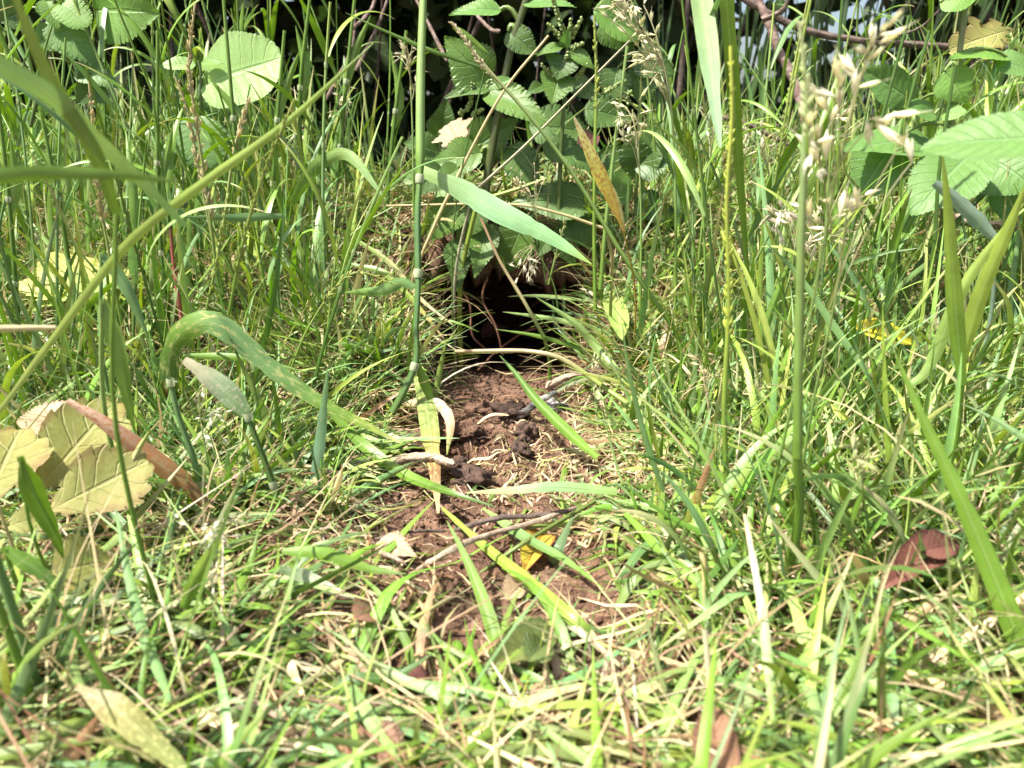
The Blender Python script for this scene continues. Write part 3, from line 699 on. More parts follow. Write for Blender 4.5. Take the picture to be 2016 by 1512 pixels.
# near centre and left blades lying in the sward
for lab, px, w, c, y0, y1, kw in [
        ('pale blade lying level across the path before the burrow', [(1215, 968), (1100, 958), (1000, 966), (915, 970)], 22, [(0, PG), (0.5, (0.27, 0.42, 0.2)), (1, ST)], None, None, dict(fold=0.1, base=0.6)),
        ('dark blade sweeping down over the path from the left sward', [(640, 800), (720, 880), (800, 935), (890, 970), (975, 998)], 24, [(0, FG), (0.5, FG), (1, DG)], 0.44, 0.40, dict(fold=0.3, base=0.5)),
        ('bluish blade lying over the path toward the half-brown leaf', [(950, 1000), (1030, 1055), (1110, 1100), (1190, 1160)], 20, [(0, PG), (0.4, BG), (1, FG)], 0.37, 0.33, dict(fold=0.3, base=0.25)),
        ('long bright blade running from the path to the crinkled leaf', [(1235, 1345), (1150, 1240), (1060, 1160), (960, 1080), (870, 1000)], 26, [(0, FG), (0.5, YG), (1, YG)], 0.27, 0.37, dict(fold=0.4, tip=0.2)),
        ('whitish dry blade lying beyond the crinkled leaf', [(1075, 1205), (1130, 1235), (1180, 1275), (1220, 1310)], 17, [(0, (0.34, 0.48, 0.26)), (0.5, (0.46, 0.48, 0.34)), (1, ST)], 0.285, 0.26, dict(fold=0.5, tip=0.3)),
        ('thin straight stalk slanting across the bare path', [(930, 1140), (1030, 1070), (1140, 1005), (1250, 940)], 9, OG, 0.32, 0.40, dict(fold=0.9, tip=0.6, base=0.9)),
        ('flat grey-green blade standing beside the half-brown leaf', [(1075, 1140), (1100, 1080), (1130, 1012)], 22, (0.14, 0.22, 0.10), 0.34, 0.36, dict(fold=0.15)),
        ('blade lying toward the path from the left with a browned tip', [(555, 1085), (640, 1090), (730, 1120), (800, 1130)], 24, [(0, FG), (0.6, FG), (1, PG)], None, None, dict(fold=0.2)),
        ('bleached half-dead blade lying left of the bare path', [(550, 1120), (600, 1135), (650, 1160), (700, 1180)], 26, [(0, BG), (0.4, (0.4, 0.48, 0.3)), (1, BL)], None, None, dict(mat='grass_pale')),
        ('stiff bluish blade standing left of the burrow path', [(616, 1005), (630, 870), (645, 730)], 22, [(0, (0.22, 0.36, 0.26)), (1, BG)], 0.39, 0.40, dict(tip=0.2, fold=0.2)),
        ('pale broad blade lying flat at the near edge', [(655, 1325), (700, 1380), (745, 1440), (795, 1510)], 34, [(0, BG), (1, PG)], 0.235, 0.20, dict(fold=0.15, base=0.3)),
        ('long leaf blade slanting through the near left sward', [(335, 1380), (280, 1240), (250, 1120), (228, 1000)], 20, BG, None, 0.28, {}),
        ('yellowing blade tilting in the near left sward', [(360, 1200), (390, 1130), (440, 1045)], 26, [(0, FG), (1, YG)], None, None, {}),
        ('broad blurred yellow-brown blade in the near left corner', [(150, 1350), (230, 1400), (300, 1460), (390, 1540)], 48, [(0, (0.26, 0.19, 0.07)), (0.5, (0.24, 0.24, 0.07)), (1, OG)], 0.185, 0.17, dict(base=0.2, fold=0.15, mat='grass_spot')),
        ('tan blade tip resting in the near left corner', [(100, 1530), (160, 1460), (200, 1400)], 26, [(0, TA), (0.5, (0.42, 0.24, 0.14)), (1, (0.3, 0.14, 0.07))], 0.18, 0.185, {}),
        ('green blade pushed flat along the near turf', [(430, 1440), (520, 1330), (610, 1240), (690, 1130)], 24, [(0, FG), (1, YG)], 0.22, 0.30, {}),
        ('second green blade pushed flat beside the near turf edge', [(400, 1420), (480, 1310), (540, 1230), (580, 1150)], 26, [(0, FG), (1, FG)], 0.225, 0.29, dict(fold=0.5)),
        ('thin seed-bearing stalk lying across the near turf', [(640, 1320), (730, 1260), (820, 1215), (890, 1175)], 12, [(0, FG), (0.6, YG), (1, ST)], 0.25, 0.29, dict(fold=0.9, tip=0.6)),
        ('broad olive blade lying level at the bottom of the path', [(640, 1440), (740, 1425), (830, 1420)], 26, [(0, FG), (1, OG)], 0.215, 0.22, dict(tip=0.5)),
        ('pale blade hanging down before the burrow path on the left', [(200, 590), (230, 680), (250, 780), (265, 850)], 28, [(0, PG), (1, FG)], 0.33, 0.34, dict(fold=0.3)),
        ('broad pale blade arching at the top of the left bank', [(575, 400), (605, 350), (640, 315), (690, 308), (760, 395)], 26, [(0, FG), (0.6, PG), (1, BG)], 0.66, 0.62, dict(fold=0.2)),
        ('bluish blade lying level above the arched blade', [(560, 425), (470, 428), (360, 427)], 16, BG, 0.55, 0.52, dict(fold=0.2)),
        ('thick blade slanting below the yellow leaf', [(200, 500), (250, 570), (290, 660)], 22, BG, 0.40, 0.40, {}),
        ('long blade under the arched blade ending at the stiff bluish blade', [(360, 700), (480, 705), (605, 733)], 14, [(0, FG), (1, FG)], 0.45, 0.45, {}),
        ('dark crossing blade at the near left turf', [(10, 1080), (70, 1120), (125, 1160)], 26, [(0, FG), (1, DG)], 0.24, 0.24, {}),
        ('bright blade falling over the lower olive leaf', [(40, 900), (70, 980), (110, 1060), (125, 1100)], 34, [(0, FG), (1, FG)], 0.25, 0.26, dict(base=0.3, fold=0.6)),
        ('long pale stalk over the yellow olive leaf tip', [(195, 1012), (235, 960), (270, 890), (293, 850)], 16, [(0, (0.5, 0.34, 0.2)), (0.5, ST), (1, YG)], 0.31, 0.33, dict(fold=0.8, tip=0.2)),
        ]:
    blade(lab, px, w, c, y0, y1, **kw)

# ------------------------------------------------------------------ broad-leaved plants
def plant(name, label, stem_px, y, r_px, leaves, cat='plant', scol=(0.09, 0.14, 0.035), spikes=(), y1=None, group=None):
    pts = path(stem_px, y, y1 or y, 24); o0 = pts[0]
    root = thing(name, o0, label, cat, group)
    r = size(r_px, y) / 2
    stalk_part('stem', pts, r, r * 0.7, np.broadcast_to(np.array(scol, float), (24, 3)), root, o0)
    for i, lf in enumerate(leaves):
        (ax, ay), (bx, by), wpx, mat, kw = lf
        kw = dict(kw); ya, yb = kw.pop('ya', y), kw.pop('yb', y - 0.012)
        a, b = P(ax, ay, ya), P(bx, by, yb)
        j = int(np.argmin(np.linalg.norm(pts - a, axis=1)))
        lo = leaf_at('leaf', a, b, size(wpx, (ya + yb) / 2), mat, parent=root, origin=o0, seed=i * 7 + int(ax), **kw)
        if np.linalg.norm(pts[j] - a) > 0.004:
            stalk_part('leaf_stalk', np.stack([pts[j] * (1 - q) + a * q + np.array([0, 0, 0.006 * math.sin(q * 3.1)]) for q in np.linspace(0, 1, 6)]), r * 0.55, r * 0.4, np.broadcast_to(np.array((0.16, 0.24, 0.06)), (6, 3)), root, o0)
    for sp in spikes:
        p = path(sp, y, y - 0.005, 12); acc = Acc()
        tube(acc, p - o0, np.full(12, r * 0.25), np.broadcast_to(np.array((0.22, 0.3, 0.1)), (12, 3)), 5)
        L = np.linalg.norm(p[-1] - p[0])
        for q in np.linspace(0.05, 1, max(8, int(L / 0.0016))):
            c = p[min(11, int(q * 11))]
            for _ in range(3):
                dv = norm(np.array([random.gauss(0, 1), random.gauss(0, 1), random.gauss(0, 1)])) * size(7, y) * (1.1 - 0.5 * q)
                lens(acc, c - o0, c + dv - o0, size(3.2, y), np.array((0.34, 0.42, 0.16)) * random.uniform(0.8, 1.3), 5, 4)
        f = obj('flower_spike', acc.mesh('flower_spike'), M['seed'], root); f['kind'] = 'stuff'
    return root

SERR = dict(serr=0.12, nser=17, fold=0.2, vein=0.03)
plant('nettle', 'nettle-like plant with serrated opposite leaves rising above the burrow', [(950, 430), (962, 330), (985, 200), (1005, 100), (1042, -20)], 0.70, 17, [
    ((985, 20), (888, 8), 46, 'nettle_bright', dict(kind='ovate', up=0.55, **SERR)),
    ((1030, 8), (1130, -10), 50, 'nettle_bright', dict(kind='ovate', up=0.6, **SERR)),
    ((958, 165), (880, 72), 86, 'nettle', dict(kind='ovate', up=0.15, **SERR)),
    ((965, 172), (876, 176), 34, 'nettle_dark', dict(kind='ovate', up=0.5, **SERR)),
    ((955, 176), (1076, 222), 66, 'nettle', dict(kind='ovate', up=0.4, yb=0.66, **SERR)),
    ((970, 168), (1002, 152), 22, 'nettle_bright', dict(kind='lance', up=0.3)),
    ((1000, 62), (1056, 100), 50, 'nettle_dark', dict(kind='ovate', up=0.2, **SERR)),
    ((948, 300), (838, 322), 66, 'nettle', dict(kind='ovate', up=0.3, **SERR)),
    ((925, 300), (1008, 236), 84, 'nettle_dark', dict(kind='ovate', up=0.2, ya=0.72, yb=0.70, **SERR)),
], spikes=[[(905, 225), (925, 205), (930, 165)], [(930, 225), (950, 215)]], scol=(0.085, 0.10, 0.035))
plant('flowering_nettle', 'nettle-like plant with pale green flower spikes right of the taller nettle', [(1100, 420), (1104, 300), (1112, 180), (1118, 70)], 0.69, 9, [
    ((1100, 150), (1086, 204), 62, 'nettle', dict(kind='heart', up=0.1, curl=0.05, **SERR)),
    ((1110, 90), (1058, 98), 22, 'nettle', dict(kind='lance', up=0.5, **SERR)),
    ((1120, 98), (1170, 126), 28, 'nettle', dict(kind='lance', up=0.4, **SERR)),
    ((1112, 110), (1098, 150), 60, 'nettle_dark', dict(kind='ovate', up=0.2, **SERR)),
    ((1120, 160), (1180, 185), 40, 'nettle_dark', dict(kind='ovate', up=0.3, ya=0.71, **SERR)),
    ((1068, 168), (1040, 178), 24, 'nettle_dark', dict(kind='ovate', up=0.3, **SERR)),
    ((1110, 95), (1118, 60), 20, 'nettle_bright', dict(kind='lance', up=0.2)),
], spikes=[[(1112, 85), (1095, 65), (1080, 48)], [(1116, 78), (1122, 60), (1124, 40)], [(1122, 78), (1135, 55), (1146, 36)], [(1108, 60), (1098, 30), (1088, -5)], [(1124, 95), (1146, 86)], [(1098, 155), (1082, 142), (1066, 128)],
           [(1130, 160), (1142, 145), (1155, 126)], [(1165, 195), (1195, 178), (1230, 160)], [(1234, 210), (1240, 180)], [(1112, 130), (1118, 105)]])
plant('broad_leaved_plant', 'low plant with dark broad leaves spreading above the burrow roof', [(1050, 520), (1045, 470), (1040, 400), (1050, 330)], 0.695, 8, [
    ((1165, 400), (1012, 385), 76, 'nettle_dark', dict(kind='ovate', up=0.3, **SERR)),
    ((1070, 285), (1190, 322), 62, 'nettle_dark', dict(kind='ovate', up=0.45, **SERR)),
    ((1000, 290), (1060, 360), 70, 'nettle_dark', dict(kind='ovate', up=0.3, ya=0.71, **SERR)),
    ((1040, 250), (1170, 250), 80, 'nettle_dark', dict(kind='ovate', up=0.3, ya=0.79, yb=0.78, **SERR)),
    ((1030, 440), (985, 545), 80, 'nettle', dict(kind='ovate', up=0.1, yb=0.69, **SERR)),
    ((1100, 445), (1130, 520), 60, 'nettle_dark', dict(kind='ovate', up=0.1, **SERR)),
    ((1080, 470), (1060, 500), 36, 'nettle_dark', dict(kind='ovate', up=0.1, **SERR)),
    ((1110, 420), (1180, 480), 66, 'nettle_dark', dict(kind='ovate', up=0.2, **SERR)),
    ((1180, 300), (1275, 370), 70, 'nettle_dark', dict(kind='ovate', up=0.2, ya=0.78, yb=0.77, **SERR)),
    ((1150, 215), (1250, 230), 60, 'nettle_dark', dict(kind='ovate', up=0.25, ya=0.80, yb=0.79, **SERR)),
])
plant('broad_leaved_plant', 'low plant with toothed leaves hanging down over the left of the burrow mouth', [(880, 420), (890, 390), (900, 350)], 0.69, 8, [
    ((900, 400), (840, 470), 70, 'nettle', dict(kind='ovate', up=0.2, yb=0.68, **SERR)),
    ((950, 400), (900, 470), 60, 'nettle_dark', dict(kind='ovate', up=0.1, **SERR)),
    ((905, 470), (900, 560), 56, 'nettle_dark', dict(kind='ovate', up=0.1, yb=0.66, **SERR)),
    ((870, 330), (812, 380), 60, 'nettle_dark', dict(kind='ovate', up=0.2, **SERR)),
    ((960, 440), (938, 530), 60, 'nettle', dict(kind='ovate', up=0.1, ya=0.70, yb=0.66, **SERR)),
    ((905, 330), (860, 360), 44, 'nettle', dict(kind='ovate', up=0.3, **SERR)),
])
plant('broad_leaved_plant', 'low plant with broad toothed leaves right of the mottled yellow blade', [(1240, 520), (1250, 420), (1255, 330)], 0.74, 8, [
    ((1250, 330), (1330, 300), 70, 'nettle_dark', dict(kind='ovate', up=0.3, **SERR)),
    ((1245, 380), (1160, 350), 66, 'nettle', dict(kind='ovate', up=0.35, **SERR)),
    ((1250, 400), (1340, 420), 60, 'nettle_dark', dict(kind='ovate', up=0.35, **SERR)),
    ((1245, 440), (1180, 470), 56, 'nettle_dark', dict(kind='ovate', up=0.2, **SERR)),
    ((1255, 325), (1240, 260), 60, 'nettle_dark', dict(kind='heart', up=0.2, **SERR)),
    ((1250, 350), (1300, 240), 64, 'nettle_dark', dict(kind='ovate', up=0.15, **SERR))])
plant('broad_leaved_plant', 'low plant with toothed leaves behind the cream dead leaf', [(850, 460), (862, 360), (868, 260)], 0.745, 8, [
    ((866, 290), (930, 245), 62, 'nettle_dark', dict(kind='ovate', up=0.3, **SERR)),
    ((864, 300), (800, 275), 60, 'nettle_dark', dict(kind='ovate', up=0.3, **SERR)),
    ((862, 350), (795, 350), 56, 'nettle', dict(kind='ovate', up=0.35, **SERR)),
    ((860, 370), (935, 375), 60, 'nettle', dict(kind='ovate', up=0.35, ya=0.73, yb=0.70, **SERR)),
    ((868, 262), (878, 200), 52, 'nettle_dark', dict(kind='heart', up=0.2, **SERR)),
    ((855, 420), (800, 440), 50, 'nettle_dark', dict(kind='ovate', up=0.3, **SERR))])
plant('hedge_sapling', 'sapling with bright broad hazel-like leaf behind the nettle spikes', [(1330, 330), (1310, 200), (1270, 60), (1240, -20)], 0.86, 9, [
    ((1170, 22), (1275, 62), 70, 'hazel_bright', dict(kind='hazel', up=0.4, ya=0.84, **SERR)),
    ((1185, 40), (1250, 100), 56, 'nettle_dark', dict(kind='ovate', up=0.2, **SERR)),
    ((1250, 110), (1330, 140), 66, 'nettle_dark', dict(kind='ovate', up=0.3, **SERR)),
    ((1215, 135), (1200, 200), 60, 'nettle_dark', dict(kind='ovate', up=0.2, **SERR)),
    ((1270, 130), (1260, 200), 60, 'nettle_dark', dict(kind='ovate', up=0.2, **SERR)),
])
RND = dict(serr=0.03, nser=24, fold=0.12, vein=0.05, nv=8)
plant('alder_sapling', 'sapling bearing one large round pale leaf lit before the dark hedge', [(392, 330), (395, 230), (396, 150), (390, 118)], 0.72, 7, [
    ((408, 166), (548, 108), 128, 'alder', dict(kind='round', up=0.35, curl=0.08, **RND)),
    ((385, 128), (308, 118), 34, 'alder', dict(kind='ovate', up=0.5, **RND)),
    ((396, 124), (430, 116), 18, 'hazel_bright', dict(kind='lance', up=0.4)),
    ((440, 145), (530, 170), 50, 'nettle_dark', dict(kind='round', up=0.3, ya=0.75, yb=0.75)),
    ((400, 170), (470, 210), 70, 'nettle_dark', dict(kind='round', up=0.2, ya=0.76, yb=0.76)),
    ((375, 240), (410, 318), 96, 'hazel', dict(kind='round', up=0.15, ya=0.70, yb=0.68, **RND)),
], cat='sapling')
plant('hedge_sapling', 'leafy sapling in the far corner with crinkled pale leaves', [(60, 250), (90, 120), (110, -20)], 0.72, 7, [
    ((120, 10), (165, 40), 56, 'hazel_bright', dict(kind='round', up=0.3, **SERR)),
    ((95, 40), (190, 120), 66, 'hazel', dict(kind='ovate', up=0.2, **SERR)),
    ((110, 70), (75, 80), 46, 'hazel', dict(kind='round', up=0.2, **SERR)),
    ((190, 20), (290, 20), 120, 'hazel_bright', dict(kind='ovate', up=0.1, ya=0.74, yb=0.72, **SERR)),
    ((150, 130), (225, 160), 50, 'hazel', dict(kind='ovate', up=0.2, **SERR)),
    ((50, 20), (0, 40), 70, 'nettle_dark', dict(kind='ovate', up=0.2, **SERR)),
    ((90, 0), (110, 50), 40, 'hazel_bright', dict(kind='ovate', up=0.2, **SERR)),
    ((200, 160), (150, 200), 60, 'nettle_dark', dict(kind='ovate', up=0.2, **SERR)),
], cat='sapling')
HZ = dict(serr=0.10, nser=26, fold=0.12, vein=0.06, nv=9)
plant('hazel_sapling', 'young hazel with large deeply veined leaves at the right edge', [(1845, 560), (1860, 400), (1875, 230), (1895, 60), (1905, -20)], 0.60, 13, [
    ((1845, 290), (1690, 250), 90, 'hazel', dict(kind='hazel', up=0.55, ya=0.60, yb=0.57, **HZ)),
    ((1925, 290), (1815, 385), 130, 'hazel', dict(kind='hazel', up=0.35, ya=0.58, yb=0.54, **HZ)),
    ((1770, 270), (1690, 380), 100, 'hazel', dict(kind='hazel', up=0.1, ya=0.60, yb=0.58, **HZ)),
    ((1930, 300), (2040, 360), 120, 'hazel', dict(kind='hazel', up=0.3, ya=0.60, yb=0.56, **HZ)),
    ((1860, 140), (1905, 200), 66, 'hazel_bright', dict(kind='ovate', up=0.2, **HZ)),
    ((1800, 205), (1720, 135), 66, 'hazel', dict(kind='hazel', up=0.25, ya=0.64, yb=0.62, **HZ)),
    ((1840, 225), (1795, 200), 44, 'hazel', dict(kind='hazel', up=0.4, **HZ)),
    ((1855, 225), (1900, 215), 34, 'hazel_bright', dict(kind='hazel', up=0.4, **HZ)),
    ((1985, 115), (1890, 85), 50, 'hazel_bright', dict(kind='hazel', up=0.6, **HZ)),
    ((1960, 120), (2040, 130), 56, 'hazel', dict(kind='hazel', up=0.5, **HZ)),
    ((1850, 5), (1920, -10), 50, 'hazel_bright', dict(kind='hazel', up=0.4, **HZ)),
    ((1960, 380), (2030, 430), 60, 'hazel', dict(kind='round', up=0.3, **HZ)),
], cat='sapling', scol=(0.20, 0.24, 0.10))
lo = leaf_at('overhanging_leaf', P(2110, 262, 0.27), P(1808, 285, 0.29), size(125, 0.28), 'hazel', kind='hazel', up=0.55, seed=3, curl=0.05, serr=0.06, nser=26, fold=0.15, vein=0.05, nv=9)
q0 = P(2110, 262, 0.27); q1 = np.array([q0[0] + 0.05, 0.33, float(turf_z(q0[0] + 0.05, 0.33))])
stalk_part('leaf_stalk', spline([q1, (q0 + q1) / 2 + np.array([0.01, 0, 0.03]), q0], 14), 0.0016, 0.0009, FG, lo, q0)
tag(lo, 'large blurred green leaf reaching in close from the right edge', 'leaf')

# ------------------------------------------------------------------ fallen leaves
def fallen(name, label, a, b, W, mat, kind, lift=0.018, up=0.8, cat='fallen leaf', ya=None, free=False, **k):
    pa = hit(*a, lift) if ya is None else P(*a, ya[0])
    pb = hit(*b, lift) if ya is None else P(*b, ya[1])
    if ya is not None and not free:                     # never let a leaf lie buried in the thatch
        for q in (pa, pb):
            need = float(turf_z(q[0], q[1])) + lift
            if q[2] < need: q += (np.array([0, 0, CAM_H]) - q) * min(0.5, (need - q[2]) / (CAM_H - q[2]))
    o = leaf_at(name, pa, pb, W, mat, kind, up, **k)
    return tag(o, label, cat)

def lobed_leaf(name, label, outline, ctr, along, R_, mat, cat='fallen leaf', tilt=0.0, crumple=0.03, lift=0.006):
    """A palmate leaf: OUTLINE is (angle deg, radius) round the stalk end; triangulated as a fan of rings."""
    ang = np.radians(np.array([q[0] for q in outline], float)); rad = np.array([q[1] for q in outline], float)
    A = np.linspace(ang[0], ang[-1], 96); Rr = np.interp(A, ang, rad)
    rings = np.linspace(0.0, 1, 9)
    X = np.cos(A)[None] * Rr[None] * rings[:, None] * R_; Y = np.sin(A)[None] * Rr[None] * rings[:, None] * R_
    Z = 0.10 * R_ * rings[:, None] ** 2 * np.cos(3 * A)[None] + crumple * R_ * (vnoise(X, Y, 60, 5) - 0.5) * 2
    F = frame(ctr, along, 0.85, tilt)
    v = np.stack([X, Y, Z], -1).reshape(-1, 3) @ F.T
    uv = np.stack([np.broadcast_to(0.5 + 0.5 * np.sin(A * 2.0)[None] * rings[:, None], X.shape), np.broadcast_to(rings[:, None], X.shape)], -1).reshape(-1, 2)
    me = np_mesh(name, v, grid_quads(9, 96), uv, np.full((len(v), 3), 0.2))
    o = obj(name, me, M[mat], None, tuple(ctr))
    return tag(o, label, cat)

PALM = [(-62, 0.30), (-50, 0.62), (-38, 0.72), (-28, 0.55), (-10, 0.62), (0, 0.78), (14, 0.85), (26, 0.62), (40, 0.70), (55, 0.86), (72, 0.98), (90, 1.12), (104, 0.96), (120, 0.86), (136, 0.70), (150, 0.62), (164, 0.84), (178, 0.80), (190, 0.60), (210, 0.52), (222, 0.70), (236, 0.60), (244, 0.30)]
lobed_leaf('yellow_maple_leaf', 'large yellow lobed leaf lying in the left sward behind the stems', PALM, P(150, 560, 0.60), P(150, 430, 0.69), 0.052, 'yellow', lift=0.01)
fallen('green_maple_leaf', 'yellow-green lobed leaf under the large yellow leaf', (270, 560), (30, 560), 0.040, 'olive_green', 'lobed', ya=(0.57, 0.58), serr=0.1, up=0.6)
fallen('pink_dead_leaf', 'pinkish brown leaf half hidden behind the large yellow leaf', (250, 470), (200, 430), 0.04, 'brown', 'ovate', lift=0.004, fold=0.6, crumple=0.15)
fallen('olive_leaf', 'upper olive toothed leaf lying in the left sward under the brown blade', (62, 980), (228, 785), 0.036, 'olive', 'obov', ya=(0.315, 0.375), serr=0.12, nser=8, vein=0.02, nv=5, up=0.25, curl=0.05, crumple=0.02)
fallen('olive_leaf', 'lower olive toothed leaf tilted to the light in the left sward', (85, 1012), (292, 905), 0.032, 'olive', 'obov', ya=(0.295, 0.325), serr=0.12, nser=8, vein=0.02, nv=5, up=0.25, curl=0.05, crumple=0.02)
fallen('olive_leaf', 'olive leaf cut off by the left edge beside the toothed pair', (-30, 1000), (40, 820), 0.032, 'olive', 'obov', ya=(0.29, 0.33), serr=0.12, nser=8, vein=0.02, nv=5, up=0.3, crumple=0.03)
fallen('olive_leaf', 'olive leaf with its tip hidden low in the near left sward', (105, 1130), (232, 1090), 0.026, 'olive', 'hazel', ya=(0.265, 0.285), up=0.3, crumple=0.04, serr=0.03)
fallen('olive_leaf', 'small olive leaf stub below the toothed pair', (20, 1035), (110, 1005), 0.012, 'olive', 'ovate', ya=(0.28, 0.29), up=0.3)
fallen('tan_leaf', 'netted tan leaf with pink veins above the olive pair', (120, 860), (75, 770), 0.03, 'tan', 'hazel', ya=(0.38, 0.41), up=0.4, crumple=0.03)
fallen('yellow_leaf', 'vivid yellow leaf lying in the right sward', (1685, 645), (1830, 660), 0.022, 'acid', 'ovate', ya=(0.49, 0.485), serr=0.1, nser=14, up=0.6, crumple=0.02)
fallen('red_brown_leaf', 'red-brown curled leaf under the crossing blades on the right', (1860, 1065), (1745, 1140), 0.017, 'redbrown', 'ovate', lift=0.030, ya=(0.285, 0.272), up=0.4, crumple=0.14, fold=0.7, serr=0.08)
fallen('red_brown_leaf', 'dark maroon leaf curled over the red-brown leaf', (1815, 1085), (1900, 1062), 0.013, 'redbrown', 'ovate', lift=0.034, ya=(0.275, 0.28), up=0.3, crumple=0.1, fold=0.6)
fallen('brown_leaf', 'large brown dead leaf standing at the near right edge', (1420, 1560), (1400, 1350), 0.0135, 'brown', 'hazel', lift=0.022, ya=(0.185, 0.215), up=0.3, crumple=0.14, serr=0.10, fold=0.45, vein=0.06)
fallen('brown_leaf', 'small curled brown leaf before the yellow-green sward', (1655, 1100), (1680, 1030), 0.010, 'brown', 'ovate', lift=0.009, ya=(0.31, 0.32), up=0.2, crumple=0.12, fold=0.7)
fallen('brown_leaf', 'ribbed brown leaf on the bare path beside the dark soil', (745, 1065), (810, 1080), 0.014, 'tan', 'ovate', ya=(0.345, 0.34), up=0.5, vein=0.2, nv=7, crumple=0.05)
fallen('half_brown_leaf', 'yellow leaf with a glossy brown patch on the path', (1070, 1045), (1035, 1100), 0.017, 'halfred', 'ovate', lift=0.010, ya=(0.358, 0.335), up=0.5, crumple=0.10, fold=0.5, serr=0.02)
fallen('tan_leaf', 'folded tan leaf lying below the half-brown yellow leaf', (1000, 1175), (1060, 1110), 0.014, 'tan', 'ovate', lift=0.009, ya=(0.305, 0.325), up=0.4, crumple=0.10, fold=0.4)
fallen('crinkled_leaf', 'crinkled dark green leaf folded in the near sward', (1090, 1250), (962, 1298), 0.015, 'crinkle', 'hazel', lift=0.012, ya=(0.268, 0.262), up=0.5, vein=0.25, nv=8, crumple=0.08, fold=0.9, serr=0.02)
fallen('crinkled_leaf', 'curled side lobe of a withered leaf beside the crinkled leaf', (1040, 1300), (1085, 1250), 0.013, 'crinkle', 'ovate', ya=(0.255, 0.262), up=0.2, vein=0.2, crumple=0.05, fold=0.5)
fallen('brown_leaf', 'dull brown leaf lying under blades left of the tan leaf', (700, 1215), (765, 1180), 0.013, 'brown', 'ovate', lift=0.009, ya=(0.288, 0.30), up=0.5, crumple=0.06)
fallen('brown_leaf', 'pinkish brown leaf at the bottom edge below the flat olive blade', (700, 1440), (790, 1515), 0.018, 'brown', 'hazel', lift=0.009, ya=(0.208, 0.196), up=0.5, crumple=0.05)
fallen('brown_leaf', 'dark brown leaf tucked under near blades left of the crinkled leaf', (790, 1330), (860, 1360), 0.013, 'redbrown', 'ovate', lift=0.009, ya=(0.24, 0.235), up=0.6, crumple=0.05)
fallen('cream_leaf', 'cream-coloured dead leaf caught before the dark hollow', (910, 288), (880, 238), 0.040, 'cream', 'lobed', ya=(0.70, 0.71), up=0.1, crumple=0.06, serr=0.05)
fallen('lime_leaf', 'pale yellow-green leaf standing at the right rim of the burrow', (1225, 655), (1195, 540), 0.018, 'olive_green', 'hazel', ya=(0.62, 0.64), up=0.3, fold=0.5, crumple=0.10, serr=0.06)
fallen('rusty_leaf', 'rust-red dead leaf behind the mottled yellow blade', (1140, 285), (1185, 262), 0.022, 'redbrown', 'ovate', ya=(0.76, 0.77), up=0.2, crumple=0.08)
fallen('rusty_leaf', 'rust-red dead leaf lying inside the dark burrow', (945, 655), (990, 640), 0.020, 'redbrown', 'ovate', free=True, ya=(0.80, 0.79), up=0.4, crumple=0.08)
fallen('olive_leaf', 'yellow-olive oak leaf caught on the twig in the far right corner', (1990, 60), (1895, 80), 0.034, 'olive', 'lobed', ya=(0.66, 0.64), up=0.2, serr=0.06, nser=6)
fallen('pink_dead_leaf', 'pinkish leaf scrap under stems near the arched blade', (470, 590), (440, 545), 0.018, 'brown', 'ovate', lift=0.004, fold=0.6, crumple=0.16)
fallen('pink_dead_leaf', 'pinkish brown leaf lying right of the dead brown blade', (390, 930), (480, 960), 0.026, 'brown', 'ovate', ya=(0.395, 0.385), crumple=0.06)
fallen('pink_dead_leaf', 'small tan leaf among stems in front of the hollow at left', (410, 520), (390, 490), 0.018, 'tan', 'ovate', lift=0.004, fold=0.6, crumple=0.16)

# ------------------------------------------------------------------ sticks, roots, clods
def stick(name, label, px, r_px, mat, y0=None, y1=None, cat='stick', rough=0.35, taper=0.7, lift=0.0, n=22, branch=()):
    pts = path(px, y0, y1, n); pts[:, 2] += lift
    pts = pts + (RNG.random(pts.shape) - 0.5) * size(r_px, pts[0][1]) * 0.14
    r = size(r_px, float(pts[:, 1].mean())) / 2
    o0 = pts[0].copy(); acc = Acc()
    rad = np.linspace(1, taper, n) * r * (1 + 0.25 * (RNG.random(n) - 0.5)); rad[0] *= 0.5; rad[-1] *= 0.4
    tube(acc, pts - o0, rad, np.full((n, 3), 0.2), 9, rough)
    o = obj(name, acc.mesh(name), M[mat], None, tuple(o0))
    for b in branch:
        bp = path(b, float(pts[:, 1].mean()), float(pts[:, 1].mean()) - 0.01, 12); a2 = Acc()
        tube(a2, bp - o0, np.linspace(0.55, 0.25, 12) * r, np.full((12, 3), 0.2), 7, rough)
        obj('side_twig', a2.mesh('side_twig'), M[mat], o)
    return tag(o, label, cat)

stick('stick', 'short thick grey-brown stick lying across the path below the burrow', [(752, 922), (800, 908), (850, 906), (896, 920)], 22, 'stick', 0.425, 0.42, lift=0.002)
stick('twig', 'long pale twig lying aslant on the bare path', [(800, 1150), (870, 1100), (960, 1060), (1050, 1035), (1135, 1005)], 15, 'stick', 0.315, 0.365, lift=0.002)
stick('twig', 'dark crooked twig above the long pale twig on the path', [(900, 1050), (970, 1028), (1050, 1022), (1130, 1010)], 13, 'twig_dark', 0.35, 0.37, lift=0.002)
stick('twig', 'dark twig along the left side of the path', [(720, 1075), (800, 1055), (880, 1052)], 9, 'twig_dark', 0.34, 0.35, lift=0.002)
stick('twig', 'pale bent twig at the near left of the path', [(735, 1090), (775, 1105), (800, 1120)], 12, 'stick', 0.335, 0.325, lift=0.002)
stick('twig', 'grey peeling twig lying by the right side of the burrow floor', [(1020, 832), (1055, 805), (1095, 782)], 16, 'stone', 0.51, 0.535, lift=0.004)
